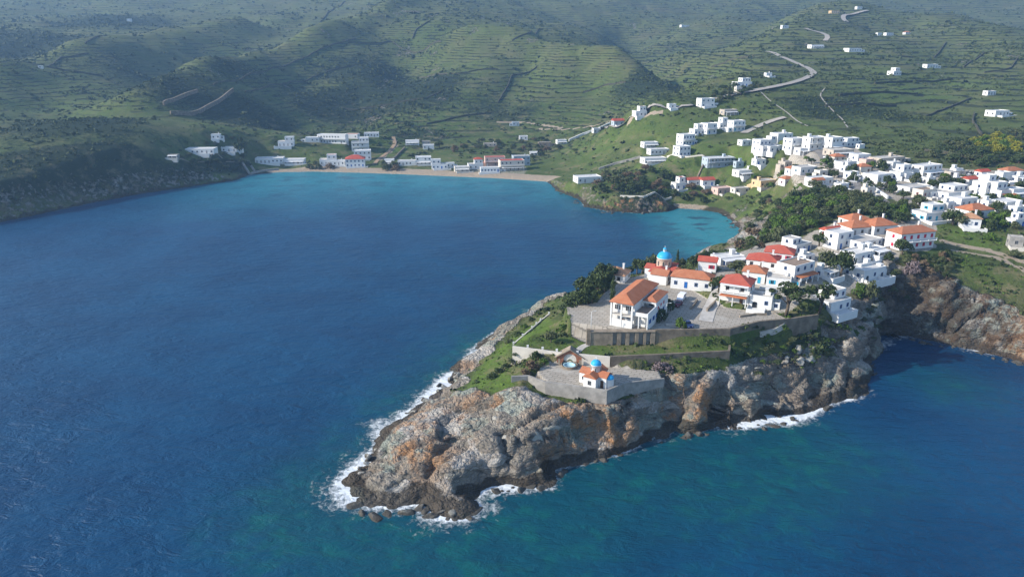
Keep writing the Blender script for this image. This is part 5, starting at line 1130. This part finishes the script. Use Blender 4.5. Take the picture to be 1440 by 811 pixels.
for L in [[(1313,83),(1322,72),(1330,60)],[(1355,95),(1370,86),(1385,75)],[(1384,103),(1420,98),(1431,82)],[(1262,80),(1276,81),(1290,82)],[(1370,160),(1367,172),(1380,190)],[(1300,213),(1330,216),(1372,226)],[(490,60),(550,58),(620,59)],[(580,55),(585,42),(605,30)],[(700,145),(714,122),(720,106),(755,95)],[(720,58),(745,48),(762,40)],[(480,152),(530,150),(600,139),(620,130)],[(67,95),(85,82),(125,76)],[(68,95),(120,104),(145,108)],[(300,120),(340,112),(385,95),(440,75),(500,55)],[(345,130),(410,115),(470,98),(505,92)],[(120,62),(190,48)],[(450,32),(468,14),(485,2)],[(600,175),(640,166),(690,160)],[(590,110),(640,105),(700,98)],[(1160,150),(1200,148),(1260,150)],[(1180,135),(1230,131),(1290,133)],[(1300,165),(1340,150),(1365,140)],[(1000,95),(1030,84),(1060,80)],[(820,130),(850,120),(880,116)],[(1230,118),(1290,115),(1340,112)]]:
    wall('dark dry stone wall crossing the green terraced hillside', [at(*q) for q in L], .9, None, None, 'hedgewall', 'field_wall', h=1.5, group=GW, step=5)
def stairway(label, a, b):
    A, B = at(*a), at(*b); n = 14; d = B - A; L = Vector((d.x, d.y)).length; m = MB()
    for i in range(n): m.box(-.8, .8, L * i / n, L * (i + 1) / n, -2, max(.3, d.z * (i + 1) / n + .4))
    o = m.build('stairway', 'greystone'); o.location = A; o.rotation_euler = (0, 0, math.atan2(-d.x, d.y)); tag(o, label, 'stairway')
stairway('long pale stairway down to the water at the left end of the bay', (351,245), (337,223)); stairway('second pale stairway right of the long one at the bay end', (358,241), (349,227))

# ------------------------------------------------------------------ cars and lamp posts
def car(label, px, py, z, rz, paint, van=False, name='parked_car', cat='car'):
    p = onz(px, py, z) if z else at(px, py); o = empty(name, label, cat, (p[0], p[1], (z or p[2]) + .03), R(rz))
    L, w = (4.6, 1.85) if van else (4.2, 1.75)
    prof = [(-L / 2, .35), (-L / 2, .95), (-L / 2 + .1, 1.05 if not van else 1.2), (-L * .17, 1.08 if not van else 1.25), (-.1 * L, 1.1), (L / 2, 1.0), (L / 2, .35)]
    if van: prof = [(-L / 2, .35), (-L / 2, .9), (-L * .36, 1.15), (-L * .22, 1.95), (L / 2 - .1, 1.98), (L / 2, 1.6), (L / 2, .35)]
    def side(P, w0, nm, mt, par):
        n = len(P); m = MB(); m.add([(x, -w0, z_) for x, z_ in P] + [(x, w0, z_) for x, z_ in P], [tuple(range(n)), tuple(range(2 * n - 1, n - 1, -1))] + [(i, n + i, n + (i + 1) % n, (i + 1) % n) for i in range(n)]); return m.build(nm, mt, par)
    bd = side(prof, w / 2, 'body', paint, o)
    if not van:
        side([(-L * .20, 1.0), (-L * .06, 1.5), (L * .28, 1.5), (L * .42, .98)], w / 2 - .1, 'window', 'pane', o)
        side([(-L * .05, 1.45), (-L * .03, 1.54), (L * .26, 1.54), (L * .29, 1.45)], w / 2 - .06, 'roof', paint, o)
    else:
        side([(-L * .335, 1.25), (-L * .235, 1.85), (-L * .08, 1.85), (-L * .08, 1.25)], w / 2 + .012, 'window', 'pane', o)
        side([(L * .0, 1.25), (L * .0, 1.8), (L * .4, 1.8), (L * .4, 1.25)], w / 2 + .012, 'window', 'pane', o)
    for sx_ in (-1, 1):
        MB().box(-L / 2 - .03, -L / 2 + .1, sx_ * w * .33 - .16, sx_ * w * .33 + .16, .65, .82).build('headlight', 'lamp', o)
        for sy_ in (-.31, .31):
            m = MB(); m.lathe([(.0, -.11), (.31, -.11), (.31, .11), (0, .11)], 12); t = m.build('wheel', 'tyre', o); t.rotation_euler = (R(90), 0, 0); t.location = (L * sy_, sx_ * (w / 2 - .06), .31)
            h = MB(); h.lathe([(0, -.115), (.18, -.115), (.18, .115), (0, .115)], 10); h.build('rim', 'car_silver', t)
car('white van parked beside the parish hall', 958, 421.5, 19, 62, 'car_white', True, 'parked_van', 'van')
car('maroon car parked just in front of the white van', 953.5, 430, 19, 60, 'car_maroon')
car('dark blue car parked beside the bright green bush', 967, 459, 19, 100, 'car_blue')
car('silver car parked on the village street', 1200, 257, None, 130, 'car_silver')
car('white car parked by the top of the village street', 1163, 223, None, 120, 'car_white')
def lamp(label, x, y, z=None, h=5.5, group=None):
    p = onz(x, y, z) if z else at(x, y); o = empty('street_lamp', label, 'street lamp', (p[0], p[1], z or p[2]), 0, group)
    MB().tube([(0, 0, -.5), (0, 0, h)], [.09, .06], 6).build('pole', 'lamp', o); m = MB(); m.tube([(0, 0, h), (.3, 0, h + .25), (.9, 0, h + .3)], .045, 5); m.build('arm', 'lamp', o); MB().box(.75, 1.3, -.13, .13, h + .2, h + .32).build('lamp_head', 'lamp', o)
lamp('lamp post at the left corner of the church yard above the lawn path', 831, 464, 19); lamp('lamp post between the hall and the dark bushes', 936, 452, 19)
for q in [(1172,241),(1186,253),(1200,263),(1216,274),(1230,283)]: lamp('thin lamp post along the village street', *q, None, 6, 'lamp posts of the village street')

# ------------------------------------------------------------------ trees
def leaf_mat(name, c1, c2, c3):
    a = NT(name, .75, .15); p = a.pos(); nz = a.noise(p, .55, 3, .6); n2 = a.noise(p, 2.4, 2, .6)
    c = a.mix(a.ss(nz, .38, .62), c1, c2); c = a.mix(a.ma('MULTIPLY', a.ss(n2, .5, .75), .6), c, c3); c = a.mix(a.ma('MULTIPLY', a.rnd(), .5), c, c2 if name != 'pine_leaves' else c1)
    return a.color(c)
LM = {'pine': leaf_mat('pine_leaves', (.030, .048, .017), (.062, .085, .028), (.090, .100, .040)), 'olive': leaf_mat('olive_leaves', (.050, .066, .028), (.085, .098, .042), (.12, .115, .06)),
 'bright': leaf_mat('bright_leaves', (.045, .085, .014), (.080, .135, .020), (.12, .16, .035)), 'brown': leaf_mat('dry_leaves', (.11, .075, .045), (.16, .115, .07), (.09, .085, .04)), 'broom': leaf_mat('broom_leaves', (.10, .12, .02), (.25, .23, .02), (.06, .085, .02)), 'mauve': leaf_mat('mauve_twigs', (.13, .10, .10), (.18, .14, .14), (.08, .08, .06))}
LM['mix'] = leaf_mat('scrub_leaves', (.030, .048, .018), (.056, .074, .026), (.085, .088, .038))
def leaves(C, Rr, per, size, rng):
    """leaf-sized faces spread through clumps: C centres, Rr clump radii"""
    n = len(C) * per; ci = np.repeat(np.arange(len(C)), per)
    u = rng.normal(size=(n, 3)); u /= np.linalg.norm(u, axis=1)[:, None]
    P = C[ci] + u * (Rr[ci] * rng.uniform(.55, 1.05, n))[:, None] * np.array([1, 1, .75])
    nn = u + rng.normal(size=(n, 3)) * .55; nn /= np.linalg.norm(nn, axis=1)[:, None]
    a = np.cross(nn, rng.normal(size=(n, 3))); a /= np.linalg.norm(a, axis=1)[:, None]; b = np.cross(nn, a)
    s = size * rng.uniform(.6, 1.3, n)[:, None]
    V = np.stack([P - a * s - b * s * .6, P + a * s - b * s * .6, P + a * s * .7 + b * s * .6, P - a * s * .7 + b * s * .6], 1).reshape(-1, 3)
    return V, np.arange(n * 4).reshape(-1, 4)
TREES = {}
def tree_mesh(kind, var):
    """crown of unit radius around z = 0..1.6; trunk below"""
    k = (kind, var)
    if k in TREES: return TREES[k]
    rng = np.random.default_rng(abs(hash(kind)) % 1000 * 0 + sum(map(ord, kind)) * 7 + var)
    if kind in ('round', 'shrub'):
        nc = 22 if kind == 'round' else 15; u = rng.normal(size=(nc, 3)); u /= np.linalg.norm(u, axis=1)[:, None]; u[:, 2] = np.abs(u[:, 2]) * 1.1 - .25
        C = u * rng.uniform(.35, .82, nc)[:, None] * np.array([1, 1, .85]); C[:, 2] += .42 if kind == 'round' else .3; Rr = rng.uniform(.22, .42, nc); size, per = .085, 44
        tr = [(0, 0, -.7), (.03, .02, -.1), (-.03, .03, .6)] if kind == 'round' else [(0, 0, -.4), (0, 0, .3)]; rad = [.11, .08, .03]
    elif kind == 'pine':
        nc = 20; an = rng.uniform(0, 6.28, nc); r = np.sqrt(rng.uniform(0, 1, nc)) * .9; C = np.stack([r * np.cos(an), r * np.sin(an), .55 + .75 * rng.uniform(0, 1, nc) * (1.1 - r * .7)], 1); Rr = rng.uniform(.16, .34, nc); size, per = .075, 46
        tr = [(0, 0, -.9), (.06, .02, -.3), (.0, .08, .5), (.02, .05, 1.0)]; rad = [.10, .08, .06, .02]
    else:                                           # cypress
        nc = 14; z = np.linspace(0, 1, nc); C = np.stack([rng.normal(0, .07, nc), rng.normal(0, .07, nc), z * 4.2], 1); Rr = .95 * (1 - z) ** .6 * (.45 + .55 * np.minimum(1, z * 5 + .35)) + .12; size, per = .17, 60
        tr = [(0, 0, -.9), (0, 0, 1.5)]; rad = [.14, .1]
    V, Q = leaves(C, Rr, per, size, rng)
    m = MB(); m.tube(tr, rad[:len(tr)], 6)
    if kind in ('round', 'pine'):
        for i in range(5):
            c = C[i * 3]; m.tube([(tr[1][0], tr[1][1], tr[1][2] + .1 * i), tuple(c * .55 + np.array([0, 0, .05])), tuple(c)], [.045, .03, .012], 5)
    TREES[k] = ({}, (V, Q), m); return TREES[k]
_TC = {}
def crown_mesh(kind, var, leaf):
    k = (kind, var, leaf)
    if k not in _TC:
        _, (V, Q), m = tree_mesh(kind, var)
        _TC[k] = np_mesh('crown', V, Q, LM[leaf], link=False)
    if ('t', kind, var) not in _TC: _TC[('t', kind, var)] = tree_mesh(kind, var)[2].mesh('trunk', 'bark')
    return _TC[k], _TC[('t', kind, var)]
def tree(label, p, w, h, kind='round', leaf='pine', group=None, cat='tree', name='tree'):
    """w crown width, h whole height in metres"""
    var = RNG.randrange(5); cm, tm = crown_mesh(kind, var, leaf)
    H0, H1 = {'round': (.5, 1.5), 'shrub': (.12, 1.2), 'pine': (.9, 1.55), 'cypress': (.4, 4.4)}[kind]
    s = w / 2; sz = h / (H0 + H1)
    o = empty(name, label, cat, (p[0], p[1], p[2] + H0 * sz - .1), RNG.uniform(0, 6.28), group); o.scale = (s, s, sz)
    link('trunk', tm, o); link('crown', cm, o); return o
def T(label, px, py, wpx, hpx, kind='round', leaf='pine', z=None, group=None, cat='tree', name='tree'):
    p = Vector(onz(px, py, z)) if z else at(px, py); m = dist(p) / FPX
    if z: p.z = hat(p.x, p.y)
    return tree(label, p, wpx * m, hpx * m * 1.05, kind, leaf, group, cat, name)
TP = []
def grove(label, group, poly, n, w, h, kinds, leafs, gap=.7, cat='tree', name='tree', clear=1.0):
    P = [tuple(at(*q))[:2] for q in poly]; x0, x1 = min(a for a, b in P), max(a for a, b in P); y0, y1 = min(b for a, b in P), max(b for a, b in P); k = tries = 0
    while k < n and tries < n * 60:
        tries += 1; x, y = RNG.uniform(x0, x1), RNG.uniform(y0, y1)
        if inpoly(P, np.array([x]), np.array([y]))[0] < 0: continue
        ww = RNG.uniform(*w)
        if any((x - a) ** 2 + (y - b) ** 2 < ((ww + c) * .5 * gap) ** 2 for a, b, c in TP): continue
        if any((x - a) ** 2 + (y - b) ** 2 < (r * clear + ww * .3) ** 2 for a, b, r in FOOT): continue
        TP.append((x, y, ww)); k += 1
        tree(label, (x, y, hat(x, y)), ww, RNG.uniform(*h) * (ww / w[1]) ** .4, RNG.choice(kinds), RNG.choice(leafs), group, cat, name)
    return k
# the headland
G1 = 'dark pines left of the parish hall'
for x, y, w, h in [(800,436,22,20),(812,434,26,28),(826,428,28,30),(838,420,30,32),(850,413,26,30),(822,412,28,30),(836,404,28,28),(848,402,24,24),(808,424,26,26),(796,431,18,16),(818,437,22,20),(859,404,18,22),(832,435,18,18)]:
    T('dark evergreen in the dense grove left of the parish hall', x, y, w * 1.22, h * 1.25, 'round', 'pine', 17, G1)
T('slim dark cypress at the right edge of the pine grove', 861, 423, 9, 34, 'cypress', 'pine', 19, name='cypress')
G2 = 'trees behind the domed church'
for x, y, w, h in [(872,378,16,15),(884,379,16,18),(896,381,20,28),(905,378,18,24),(914,377,18,30),(922,374,20,34),(957,372,16,22),(952,380,14,18),(975,372,18,20),(984,369,16,22),(993,367,18,20),(903,386,20,24),(912,388,16,20),(1003,364,14,16)]:
    T('dark tree in the row behind the domed church', x, y, w, h, 'round', RNG.choice(['pine', 'pine', 'olive']), 18.5, G2)
T('slim cypress standing just behind the blue dome', 952, 378, 6, 30, 'cypress', 'pine', 18.5, name='cypress')
T('low rounded tree between the church and the long orange roof', 962, 391, 22, 22, 'round', 'olive')
T('round tree with bare trunk at the corner of the ramp', 1010, 412, 26, 32, 'round', 'pine')
T('bushy tree in front of the narrow red gable', 1035, 388, 32, 28, 'round', 'olive')
T('dark bush beside the maroon car', 943, 437, 17, 19, 'shrub', 'pine', 19, cat='bush', name='bush'); T('dark bush in front of the hall terrace wing', 930, 451, 22, 22, 'shrub', 'pine', 19, cat='bush', name='bush')
T('bright green bush beside the dark blue car', 956, 460, 19, 18, 'shrub', 'bright', 19, cat='bush', name='bush')
T('big open pine with visible trunk in front of the low white house', 1105, 444, 52, 52, 'pine', 'pine'); T('second open pine leaning over the cliff-edge house steps', 1152, 440, 46, 46, 'pine', 'pine')
T('large dark tree behind the brown roofed house', 1182, 392, 38, 50, 'round', 'pine'); T('olive green tree left of the large dark tree', 1160, 382, 30, 36, 'round', 'olive'); T('dark tree above the low white annex', 1198, 376, 20, 26, 'round', 'pine')
T('tree between the white tower house and the stepped cluster', 1152, 346, 24, 24, 'round', 'pine'); T('small bush beside the teal shuttered cube house', 1106, 384, 12, 8, 'shrub', 'pine', cat='bush', name='bush')
T('round dark tree in front of the red shuttered house', 1268, 358, 26, 28, 'round', 'pine'); T('dark bush on the cliff below the red shuttered house', 1250, 366, 16, 14, 'shrub', 'pine', cat='bush', name='bush')
T('large green bush below the cliff-edge steps', 1222, 420, 28, 30, 'shrub', 'olive', cat='bush', name='bush'); T('second green bush left of the large cliff bush', 1208, 416, 22, 22, 'shrub', 'bright', cat='bush', name='bush')
T('grey-mauve leafless bush on the cliff above the dark cove', 1284, 388, 26, 26, 'shrub', 'mauve', cat='bush', name='bush')
T('lone dark tree on the left lawn', 775, 481, 21, 20, 'round', 'olive', 15.2); T('small bush right of the lawn tree', 792, 464, 16, 12, 'shrub', 'bright', cat='bush', name='bush')
T('round green bush on the grassy edge at the far right', 1394, 338, 20, 13, 'shrub', 'bright', cat='bush', name='bush'); T('dark low bush beside the dirt path at the right edge', 1426, 362, 24, 13, 'shrub', 'olive', cat='bush', name='bush')
T('mauve flowering shrub along the brown lawn wall', 930, 520, 34, 16, 'shrub', 'mauve', cat='bush', name='shrub'); T('brown dry shrub left of the chapel terrace', 747, 519, 22, 17, 'shrub', 'brown', cat='bush', name='shrub'); T('second brown shrub at the corner of the chapel terrace', 738, 527, 16, 12, 'shrub', 'brown', cat='bush', name='shrub')
T('green bush at the foot of the whitewashed lawn wall', 753, 505, 20, 16, 'shrub', 'pine', cat='bush', name='bush'); T('bright bush right of the terrace shrub row', 765, 512, 16, 11, 'shrub', 'bright', cat='bush', name='bush')
G3 = 'dark bushes on the green western slope'
for x, y, w, h in [(692,532,20,11),(702,524,18,10),(712,517,16,9),(726,499,12,7),(716,482,16,7),(728,471,16,8),(738,461,14,7),(748,451,14,7),(757,443,14,7),(768,437,13,8),(720,509,14,8)]:
    T('dark green bush on the steep grassy western slope', x, y, w, h, 'shrub', RNG.choice(['pine', 'pine', 'olive', 'bright']), group=G3, cat='bush', name='bush')
grove('dark green tree in the dense wood between the headland houses and the upper village', 'trees of the wood on the neck', [(1090,342),(1075,320),(1100,300),(1118,282),(1160,268),(1205,278),(1250,296),(1292,292),(1300,312),(1258,314),(1200,302),(1160,316),(1130,326)], 95, (5, 9.5), (4.5, 8), ['round', 'round', 'round', 'shrub'], ['pine', 'pine', 'olive', 'bright', 'olive'], .62)
grove('tree or bush on the steep bank above the cove', 'trees on the cove bank', [(1000,356),(1030,346),(1050,335),(1062,300),(1072,280),(1100,282),(1100,312),(1090,340),(1060,352)], 40, (3.5, 7), (3, 6), ['round', 'shrub'], ['pine', 'olive', 'bright', 'brown'], .75)
grove('dark tree in the wood on the cove headland', 'trees on the cove headland', [(838,262),(850,246),(880,250),(900,240),(945,246),(950,262),(990,268),(1000,284),(960,286),(945,274),(880,272),(850,275)], 46, (5, 9), (4.5, 7.5), ['round', 'round', 'shrub'], ['pine', 'pine', 'olive', 'brown'], .68)
grove('garden tree among the white houses of the upper village', 'garden trees of the upper village', [(1050,262),(1100,222),(1180,230),(1290,240),(1440,262),(1440,322),(1390,326),(1335,300),(1262,282),(1180,262),(1120,270)], 60, (4, 7.5), (4, 7), ['round', 'shrub', 'round'], ['pine', 'olive', 'pine', 'bright'], 1.1, clear=.85)
T('broad dark tree left of the house with the blue door', 1340, 316, 34, 26, 'round', 'pine'); T('low tree beside the broad dark tree', 1352, 320, 22, 22, 'round', 'olive')
T('dark round tree at the lower end of the village street', 1246, 262, 13, 19, 'round', 'pine'); T('dark round tree in front of the plain white hall', 1330, 262, 24, 18, 'round', 'pine'); T('dark tree left of the hall front tree', 1312, 266, 20, 17, 'round', 'pine')
grove('hedge shrub in front of the houses at the right edge', 'hedge at the right edge', [(1384,322),(1394,310),(1444,306),(1444,322)], 12, (4, 6), (2.5, 4.5), ['shrub', 'round'], ['pine', 'olive', 'bright'], .7, cat='bush', name='shrub')
grove('bush on the cliff top above the dark cove', 'bushes above the dark cove', [(1235,400),(1262,370),(1320,356),(1345,362),(1330,392),(1290,410),(1250,430)], 28, (2.5, 4.5), (2, 3.5), ['shrub'], ['pine', 'olive', 'olive', 'brown'], .8, cat='bush', name='bush')
grove('low bush on the green cliff top beyond the retaining wall', 'bushes on the green cliff top', [(1040,485),(1080,465),(1150,450),(1200,445),(1240,420),(1238,480),(1170,505),(1080,515)], 64, (1.5, 3.4), (1.0, 2.4), ['shrub'], ['pine', 'olive', 'olive', 'bright'], .8, cat='bush', name='bush')
grove('tree among the fields behind the bay beach', 'trees behind the bay beach', [(620,216),(690,196),(760,190),(800,205),(770,225),(690,216)], 34, (5, 9), (4, 7), ['round', 'shrub'], ['pine', 'pine', 'olive', 'brown'], .9)
grove('dark tree around the houses at the left end of the bay', 'trees at the left end of the bay', [(250,224),(300,195),(345,200),(350,235),(330,240)], 22, (5, 9), (4, 7), ['round', 'shrub'], ['pine', 'pine', 'olive'], .9)
grove('brownish bush on the sand of the bay beach', 'bushes on the bay beach', [(532,240),(535,234),(565,234),(566,241)], 6, (6, 9), (5, 7), ['shrub'], ['brown', 'olive'], .6, cat='bush', name='bush')
grove('bare brown bush at the left beach below the pinkish tower', 'bushes at the left beach', [(434,238),(440,232),(462,232),(466,238)], 4, (6, 9), (5, 7), ['shrub'], ['brown', 'olive'], .6, cat='bush', name='bush')
T('dark tree between the hillside bungalows left of the bay', 338, 217, 18, 24, 'round', 'pine'); T('dark tree on the beach field right of the white cottages', 618, 208, 14, 12, 'round', 'pine')
grove('yellow flowering broom bush on the right slope', 'yellow broom bushes', [(1360,200),(1400,190),(1430,200),(1430,215),(1390,215)], 26, (5, 8), (3, 5), ['shrub'], ['broom', 'broom', 'bright'], .9, cat='bush', name='bush')
grove('dark tree on the green slope behind the right village', 'trees behind the right village', [(1290,222),(1330,205),(1440,190),(1440,232),(1370,236)], 30, (6, 10), (4, 7), ['round', 'shrub'], ['pine', 'pine', 'olive'], .9)
grove('tree around the stepped ridge houses', 'trees by the ridge houses', [(990,150),(1010,128),(1060,118),(1072,124),(1040,136),(1010,150)], 18, (5, 8), (4, 6), ['round', 'shrub'], ['pine', 'olive'], .9)

# ------------------------------------------------------------------ loose rocks
def boulder_mat():
    a = NT('loose_rock', .95, .1); p = a.pos(); n1 = a.noise(p, .3, 4, .6); n2 = a.noise(p, 1.6, 4, .7); n3 = a.noise(a.scl(p, (.4, .4, 3)), 1.2, 4, .7)
    c = a.mix(a.ss(n1, .35, .65), (.21, .19, .165), (.36, .345, .31)); c = a.mix(a.ma('MULTIPLY', a.rnd(), .5), c, (.27, .285, .24)); c = a.mix(a.ma('MULTIPLY', a.ss(n2, .52, .7), .6), c, (.11, .098, .086))
    w = a.ss(a.ma('ADD', a.sep(p)[2], n2), 1.7, .9); c = a.mix(a.ma('MULTIPLY', w, .85), c, (.04, .034, .027)); a.bump(a.ma('ADD', n2, n3), .9, .35); return a.color(c)
M['boulder'] = boulder_mat(); BM = []
import bmesh
for i in range(7):
    rg = np.random.default_rng(500 + i); bm = bmesh.new(); fl_ = rg.uniform(.35, .8)
    for q in rg.normal(size=(22, 3)): q = q / np.linalg.norm(q) * rg.uniform(.75, 1.1); bm.verts.new((q[0], q[1] * rg.uniform(.7, 1), q[2] * fl_))
    bmesh.ops.convex_hull(bm, input=bm.verts[:]); bmesh.ops.delete(bm, geom=[v for v in bm.verts if not v.link_faces], context='VERTS')
    bmesh.ops.bevel(bm, geom=bm.edges[:], offset=.06, segments=1, affect='EDGES')
    me = bpy.data.meshes.new('boulder'); bm.to_mesh(me); bm.free(); me.materials.append(M['boulder']); BM.append(me)
def rocks(label, group, pts, r, sink=.25, tilt=.5):
    for x, y in pts:
        p = at(x, y); o = link('boulder', RNG.choice(BM)); s = RNG.uniform(*r); o.scale = (s * RNG.uniform(.8, 1.5), s, s * RNG.uniform(.7, 1.1)); o.rotation_euler = (RNG.uniform(-tilt, tilt), RNG.uniform(-tilt, tilt), RNG.uniform(0, 6.28)); o.location = (p.x, p.y, max(p.z, -.1) + s * .1 - s * sink); tag(o, label, 'boulder', group)
def along(P, n, j):
    out = []
    for i in range(n):
        u = RNG.uniform(0, len(P) - 1.001); k = int(u); u -= k; out.append((P[k][0] + (P[k + 1][0] - P[k][0]) * u + RNG.uniform(-j, j), P[k][1] + (P[k + 1][1] - P[k][1]) * u + RNG.uniform(-j, j) * .6))
    return out
rocks('wave-washed rock off the very tip of the headland', 'rocks off the tip', [(508,722),(530,726),(548,722),(572,719),(596,716),(612,722),(628,727),(642,730),(655,727),(665,718),(640,720),(620,716),(604,726),(585,714),(500,712)], (1.2, 2.6), .35)
rocks('rock at the waterline below the headland cliff', 'rocks below the headland cliff', along([(690,690),(740,686),(775,682),(800,656),(850,644),(905,626),(985,610),(1060,602),(1100,596),(1160,576),(1215,554)], 46, 5), (.7, 1.9), .3)
rocks('large pale slab of rock on the slope below the chapel terrace', 'pale rock slabs', [(702,586),(724,580),(738,598),(714,608),(752,608),(770,592)], (2.2, 3.4), .7, .25)
rocks('dark rock along the western waterline', 'rocks of the western shore', along([(498,668),(540,620),(584,575),(636,530),(676,486),(728,456)], 30, 5), (.5, 1.5), .3)
rocks('pale boulder in the scree beside the cove', 'scree boulders by the cove', along([(1022,306),(1036,318),(1046,332),(1060,336),(1074,330),(1062,318)], 46, 7), (.7, 1.9), .25)
rocks('dark rock at the foot of the small rocky headland', 'rocks of the cove headland', along([(778,264),(800,276),(822,292),(860,299),(930,299)], 22, 3), (.9, 2.2), .3)
rocks('rock along the foot of the right cove cliff', 'rocks of the right cove', along([(1275,478),(1310,484),(1360,493),(1410,505),(1440,513)], 26, 4), (.7, 1.8), .3)
rocks('grey outcrop stone on the green cliff top', 'stones on the cliff top', along([(1050,520),(1110,500),(1170,490),(1210,470)], 20, 14), (.7, 1.8), .4)

# ------------------------------------------------------------------ scrub that nobody could count
def scatter(name, X, Y, Rr, per, leaf, lsz, flat=.7):
    n = len(X); zz = hats(X, Y); ci = np.repeat(np.arange(n), per); k = n * per
    u = NP.normal(size=(k, 3)); u /= np.linalg.norm(u, axis=1)[:, None]; u[:, 2] = np.abs(u[:, 2]) * flat
    P = np.stack([X, Y, zz], 1)[ci] + u * Rr[ci][:, None] * NP.uniform(.4, 1, k)[:, None]
    nn = u + NP.normal(size=(k, 3)) * .5; nn /= np.linalg.norm(nn, axis=1)[:, None]; a = np.cross(nn, NP.normal(size=(k, 3))); a /= np.linalg.norm(a, axis=1)[:, None]; b = np.cross(nn, a)
    s = (Rr[ci] * lsz * NP.uniform(.6, 1.3, k))[:, None]
    V = np.stack([P - a * s - b * s * .7, P + a * s - b * s * .7, P + a * s * .7 + b * s * .7, P - a * s * .7 + b * s * .7], 1).reshape(-1, 3)
    o = np_mesh(name, V, np.arange(k * 4).reshape(-1, 4), LM[leaf]); o['kind'] = 'stuff'; return o
def free(X, Y, pad=1.0):
    m = np.ones(len(X), bool)
    for a, b, r in FOOT: m &= (X - a) ** 2 + (Y - b) ** 2 > (r + pad) ** 2
    return m
N = 210000
t_ = 400 * (1900 / 400) ** NP.uniform(0, 1, N); a_ = NP.uniform(-.82, .82, N); X, Y = a_ * t_, t_
zz = hats(X, Y); sdh, sS, _f = coast_sd(X, Y)
q = fbm(X / 120, Y / 120, 4, 72); q2 = fbm(X / 30, Y / 30, 3, 201); fr = (zz / 5.0 + 2.2 * fbm(X / 90, Y / 90, 3, 202)) % 1.0
gul = fbm(X / 60, Y / 60, 3, 203)
pr = .025 + .5 * sstep(-.1, .5, q + .6 * q2) + 1.0 * (fr < .16) * sstep(-.35, .1, q2 + .3) + .3 * (gul > .3)
gi = np.clip(np.searchsorted(XS, X) - 1, 0, len(XS) - 2); gj = np.clip(np.searchsorted(YS, Y) - 1, 0, len(YS) - 2)
lu = lush[gj, gi]; sc_ = scrub_dark[gj, gi]; pv2 = pave[gj, gi]; sn = sand[gj, gi]
pr = pr * (1.15 - .75 * np.clip(lu, 0, 1)) + .5 * sstep(.4, .8, sc_)
keep = (NP.uniform(0, 1, N) < pr * .5) & (sdh > 6) & (pv2 < .3) & (sn < .2) & (t_ > 420)
X, Y, tt = X[keep], Y[keep], t_[keep]; fm_ = free(X, Y, 2); X, Y, tt = X[fm_], Y[fm_], tt[fm_]
scatter('hillside_scrub', X, Y, np.clip(NP.lognormal(-.1, .5, len(X)), .45, 2.5) * np.clip(tt / 700, .8, 1.5), 9, 'mix', .5)
# low plants and grass clumps on the headland and around the village
N = 60000
t_ = 130 * (430 / 130) ** NP.uniform(0, 1, N); a_ = NP.uniform(-.35, .8, N); X, Y = a_ * t_, t_
gi = np.clip(np.searchsorted(XS, X) - 1, 0, len(XS) - 2); gj = np.clip(np.searchsorted(YS, Y) - 1, 0, len(YS) - 2)
rk_ = rock[gj, gi]; pv2 = pave[gj, gi]; sn = sand[gj, gi]; hz = hats(X, Y); q2 = fbm(X / 6, Y / 6, 3, 301)
lawn = np.maximum(inpoly(LAWN, X, Y), 0)
keep = (SD[gj, gi] > 3) & (pv2 < .4) & (sn < .3) & (hz > 3.5) & (rk_ < .55) & (NP.uniform(0, 1, N) < .22 + .8 * sstep(0, .4, q2)) & ~((lawn > 0) & (NP.uniform(0, 1, N) < .8))
SLI = inpoly(SLOPEL, X, Y) > -2
keep &= ~(SLI & (NP.uniform(0, 1, N) < .75))
X, Y = X[keep], Y[keep]; fm_ = free(X, Y, .3); X, Y = X[fm_], Y[fm_]
half = NP.uniform(0, 1, len(X)) < np.where(inpoly(SLOPEL, X, Y) > -2, .97, .62)
scatter('grass_tufts', X[half], Y[half], NP.uniform(.25, .7, half.sum()), 7, 'bright', .42, .6)
scatter('low_scrub', X[~half], Y[~half], NP.lognormal(-.45, .45, (~half).sum()).clip(.3, 1.5), 10, 'mix', .45)
